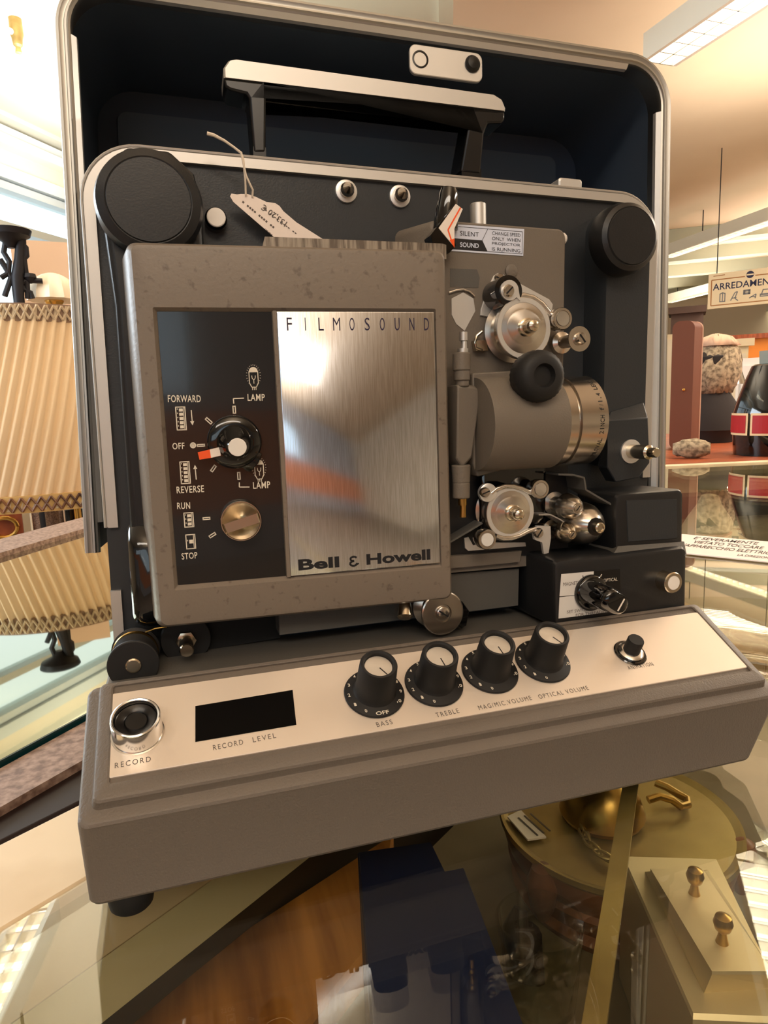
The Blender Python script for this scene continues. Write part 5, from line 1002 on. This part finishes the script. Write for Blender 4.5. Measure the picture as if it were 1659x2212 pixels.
# fur hat on a dark bust
d = 3.5; f2 = face(1545, 985, d); X_ = lambda u, v: f2.px(u, v); x = X_(1535, 900)[0]; zz = lambda v: f2.px(1540, v)[1]
t = Thing('hat_bust', 'dark display bust wearing a grey fur hat, between suitcase and black vase', 'bust', tuple(f2.p(x, 0, -0.1)))
fc = Fr(f2.p(x, 0, -0.1), f2.u, f2.n * -1, True); fc = Fr(f2.p(x, 0, -0.1), (1, 0, 0), (0, 1, 0), True)
m = MB(); m.lathe(fc, [(0.10, 0.001), (0.12, 0.05), (0.13, zz(930)), (0.12, zz(880)), (0.08, zz(850)), (0.075, zz(820)), (0.10, zz(800)), (0.10, zz(770)), (0.05, zz(750)), (0.01, zz(748))], n=28); t.part('bust_form', m, 'dark_cloth')
m = MB(); rng = random.Random(3); n = 40; L = []
for i, (r, z_) in enumerate(((0.08, zz(850)), (0.105, zz(832)), (0.112, zz(805)), (0.108, zz(778)), (0.095, zz(755)), (0.06, zz(735)), (0.01, zz(727)))):
    L.append([fc.p((r + rng.uniform(-.012, .016)) * math.cos(2 * math.pi * j / n) + (0.02 if i > 2 else 0), (r + rng.uniform(-.012, .016)) * math.sin(2 * math.pi * j / n), z_) for j in range(n)])
m.loops(L); t.part('fur_hat', m, 'fur', sharp=180)
m = MB(); L = [[np.array(p) + np.array([0, 0, 0.02]) for p in l] for l in L[4:]]; m.loops(L); t.part('fur_tuft', m, 'fur_light', sharp=180)
# fur muff
f2 = face(1492, 982, 2.65); m = MB(); n = 24; L = []; rng = random.Random(5)
xa, xb = f2.px(1452, 980)[0], f2.px(1535, 980)[0]
for i in range(9):
    s = i / 8; rr_ = 0.035 * math.sin(math.pi * (0.08 + 0.84 * s)) ** 0.5; L.append([f2.p(xa + (xb - xa) * s, 0.036 + (rr_ + rng.uniform(-.004, .004)) * math.cos(2 * math.pi * j / n), -0.05 + (rr_ + rng.uniform(-.004, .004)) * math.sin(2 * math.pi * j / n)) for j in range(n)])
m.loops(L); single('fur_muff', m, 'fur', 'rolled grey brown fur lying at the foot of the suitcase', 'fur', tuple(f2.o), sharp=180)
# black vase with red labels
d = 2.75; f2 = face(1672, 1000, d); X0 = f2.px(1672, 900)[0]; zz = lambda v: f2.px(1640, v)[1]; rr_ = lambda u, v: abs(X0 - f2.px(u, v)[0])
t = Thing('black_vase', 'tall glossy black vase with square red labels at the right edge', 'vase', tuple(f2.p(X0, 0, -0.15)))
fc = Fr(f2.p(X0, 0, -0.15), f2.u, (0, 0, 1), True); fc = Fr(f2.p(X0, 0, -0.15), f2.u, f2.n * -1, True)
s = 1.05; m = MB(); m.lathe(fc, [(rr_(1582, 985) * s, 0.001), (rr_(1580, 950) * s, zz(950)), (rr_(1580, 900) * s, zz(900)), (rr_(1586, 880) * s, zz(880)), (rr_(1590, 868) * s, zz(868)), (rr_(1592, 862) * s, zz(862)), (rr_(1608, 820) * s, zz(820)), (rr_(1623, 788) * s, zz(788)), (rr_(1630, 784) * s, zz(784)), (0.002, zz(783))], n=56); vb = t.part('vase_body', m, 'black_gloss')
m = MB(); m.lathe(fc, [(rr_(1640, 786) * s, zz(784)), (rr_(1640, 754) * s, zz(754)), (0.002, zz(753))], n=4); t.part('grey_neck', m, 'grey_box', sharp=20)
R0 = rr_(1580, 920) * s + 0.002
for k, th in enumerate((152, 90 + 5)):
    m = MB(); 
    for inset, mi, ro in ((0, 1, 0.0), (0.008, 0, 0.0015)):
        t0, t1 = rad(th) - 0.065 / R0 + inset / R0, rad(th) + 0.065 / R0 - inset / R0; za, zb_ = zz(942) + inset, zz(893) - inset; nn_ = 10
        for i in range(nn_):
            a0 = t0 + (t1 - t0) * i / nn_; a1 = t0 + (t1 - t0) * (i + 1) / nn_; R1 = R0 + ro
            m.add([fc.p(R1 * math.cos(a0), -R1 * math.sin(a0), za), fc.p(R1 * math.cos(a1), -R1 * math.sin(a1), za), fc.p(R1 * math.cos(a1), -R1 * math.sin(a1), zb_), fc.p(R1 * math.cos(a0), -R1 * math.sin(a0), zb_)], [(0, 1, 2, 3)], mi)
    t.part('red_label', m, ['label_red', 'label_cream'], parent=vb, smooth=False, label='square red label with cream border')
# gilded leaf ornament, small silver lamp
f2 = face(1566, 985, 3.85); xx = f2.px(1566, 920)[0]; m = MB(); rng = random.Random(9); fo = Fr(f2.p(xx, 0, -0.05), f2.u, (0, 0, 1), True)
t = Thing('gilt_ornament', 'stack of gilded leaves shining left of the black vase', 'ornament', tuple(f2.p(xx, 0, -0.05)))
zh = f2.px(1566, 880)[1]; m.tube([fo.p(0, 0.001, 0), fo.p(0, zh, 0)], [0.05, 0.015]); t.part('core', m, 'gold')
for i in range(26):
    b = zh * (0.1 + 0.9 * i / 25); th = i * 2.4; fr = Fr(fo.p(0.035 * math.cos(th), b, 0.035 * math.sin(th)), (math.cos(th), 0.2, 0.3), (0.1, rng.uniform(-.4, .4), 1), True)
    m = MB(); m.stack(fr, [([(0.035 * x * math.cos(a), 0.022 * math.sin(a)) for a in np.linspace(0, 2 * math.pi, 10, endpoint=False) for x in (1,)], -0.003), ([(0.03 * math.cos(a), 0.018 * math.sin(a)) for a in np.linspace(0, 2 * math.pi, 10, endpoint=False)], 0.004)]); t.part('leaf', m, 'gold')
f2 = face(1578, 985, 4.2); xx = f2.px(1578, 850)[0]; fo = Fr(f2.p(xx, 0, 0), (1, 0, 0), (0, 1, 0), True); zz = lambda v: f2.px(1578, v)[1]
t = Thing('silver_lamp', 'thin table lamp with a small silvery shade behind the fur hat', 'lamp', tuple(f2.p(xx, 0, 0)))
m = MB(); m.lathe(fo, [(0.06, 0.001), (0.06, 0.012), (0.008, 0.03), (0.006, zz(832))], n=20); t.part('stem', m, 'steel'); m = MB(); m.lathe(fo, [(0.075, zz(830)), (0.05, zz(800)), (0.045, zz(800)), (0.07, zz(830))], n=32); t.part('lamp_shade', m, 'steel_bright')
# far furniture
def far_box(name, label, cat, u0, u1, v0, d, mt, depth=0.4, extra=None, base=0.0):
    p = WD((u0 + u1) / 2, v0, d); f2 = frn((p[0], p[1], base), (CAM[0] - p[0], CAM[1] - p[1], 0), world=True); a0 = f2.px(u0, v0)[0]; a1 = f2.px(u1, v0)[0]; h = f2.px((u0 + u1) / 2, v0)[1]
    t = Thing(name, label, cat, tuple(f2.o)); m = MB(); m.box(f2, a0, a1, 0.0, h, -depth, 0); t.part('carcass', m, mt, smooth=False); return t, f2, a0, a1, h
t, f2, a0, a1, h = far_box('cream_wardrobe', 'cream painted wardrobe with panelled doors behind the fur hat', 'wardrobe', 1508, 1618, 735, 6.5, 'cream_furniture')
m = MB(); m.box(f2, a0 - .04, a1 + .04, h - 0.06, h, 0, 0.06); t.part('cornice', m, 'cream_furniture', smooth=False)
for s in (0.04, 0.52): m = MB(); m.box(f2, a0 + (a1 - a0) * s, a0 + (a1 - a0) * (s + 0.44), 0.08, h - 0.12, 0, 0.02); t.part('door', m, 'wall_cream', smooth=False)
t, f2, a0, a1, h = far_box('white_cabinet', 'plain white cabinet end behind the black vase', 'cabinet', 1592, 1690, 772, 5.2, 'white_plastic'); m = MB(); m.box(f2, a0 + .03, a1 - .03, 0.1, h - .05, 0, 0.015); t.part('door', m, 'white_plastic', smooth=False)
t, f2, a0, a1, h = far_box('orange_shelf_unit', 'orange shelf unit running along the far wall', 'shelf unit', 1500, 1720, 727, 8.5, 'orange_shelf'); m = MB(); m.box(f2, a0, a1, h - 0.03, h + 0.02, -0.4, 0.05); t.part('shelf_top', m, 'red_wood', smooth=False)
t, f2, a0, a1, h = far_box('dark_bookcase', 'tall dark bookcase at the far end behind the suitcase', 'bookcase', 1450, 1520, 668, 9.5, 'dark_far'); m = MB(); m.box(f2, a0 - .03, a1 + .03, h - .05, h + .03, -.4, .06); t.part('cornice', m, 'dark_far', smooth=False)
t, f2, a0, a1, h = far_box('pale_bookcase', 'pale cupboard just right of the case lid, behind the suitcase', 'cupboard', 1425, 1478, 722, 7.2, 'cream_furniture'); m = MB(); m.box(f2, a0 + .03, a1 - .03, 0.1, h - .05, 0, 0.02); t.part('door', m, 'wall_cream', smooth=False)
# hanging sign
d = 6.5; TL, BL = WD(1540, 592, d), WD(1528, 668, d); p = BL; f2 = Fr(BL, nrm(np.cross((0, 0, 1), np.array([CAM[0] - BL[0], CAM[1] - BL[1], 0]))) + HU * -0.12, (0, 0, 1), True)
H_ = f2.px(1538, 592)[1]; xa = f2.px(1540, 624)[0]; xb = f2.px(1659, 622)[0]; ls = (xb - xa) / 8.65; W_ = ls * 11 + 2 * xa + 0.03
t = Thing('hanging_sign', 'cream hanging sign with dark blue capitals and small furniture drawings, upper right', 'sign', tuple(f2.p(W_ / 2, 0, 0)))
m = MB(); m.box(f2, 0, W_, 0, H_, -0.015, 0); bd = t.part('sign_board', m, 'sign_cream', smooth=False)
m = MB(); e = 0.025; k = dict(h=0.001)
m.stroke(f2, [(e, e), (W_ - e, e), (W_ - e, H_ * 0.82), (W_ * 0.56, H_ * 0.82)], 0.008, 0.0, 1, **k); m.stroke(f2, [(e, e), (e, H_ * 0.82), (W_ * 0.44, H_ * 0.82)], 0.008, 0.0, 1, **k)
m.lathe(f2.at(W_ * 0.5, H_ * 0.86, 0), [(H_ * 0.1, 0), (H_ * 0.1, 0.001), (0.001, 0.001)], 0, n=28); m.box(f2, W_ * .5 - H_ * .09, W_ * .5 + H_ * .09, H_ * .84, H_ * .88, 0.001, 0.002, 3)
m.text(f2, 'ARREDAMENTO', (xa, H_ * 0.52), (xa + ls * 11, H_ * 0.52), H_ * 0.19, 0.0, 0, bold=0.01, depth=0.001)
m.stroke(f2, [(W_ * .06, H_ * .93), (W_ * .2, H_ * .935)], 0.006, 0, 1, **k)
def S2(pts, cl=False, w=0.008): m.stroke(f2, [(W_ * a, H_ * b) for a, b in pts], w, 0, 2, cl, **k)
S2(((.15, .18), (.15, .40), (.18, .43), (.21, .40), (.21, .18)), True); S2(((.18, .18), (.18, .43))); S2(((.28, .18), (.33, .40), (.36, .42), (.33, .24), (.37, .16))); S2(((.29, .24), (.35, .26))); S2(((.44, .34), (.44, .42), (.50, .42), (.50, .34)), True, 0.016)
S2(((.50, .20), (.58, .30), (.57, .18))); S2(((.52, .24), (.58, .22))); S2(((.64, .26), (.66, .40), (.74, .40), (.76, .26)), True); S2(((.63, .22), (.77, .22), (.77, .28), (.63, .28)), True); S2(((.83, .20), (.86, .40), (.92, .40), (.94, .20)), True)
t.part('lettering', m, ['sign_blue', 'sign_brown', 'sign_grey', 'sign_cream'], parent=bd, smooth=False)
for a_ in (W_ * 0.1, W_ * 0.9): m = MB(); q = f2.p(a_, H_, -0.007); m.tube([q, (q[0], q[1], CEIL)], 0.004, n=6); t.part('wire', m, 'iron')
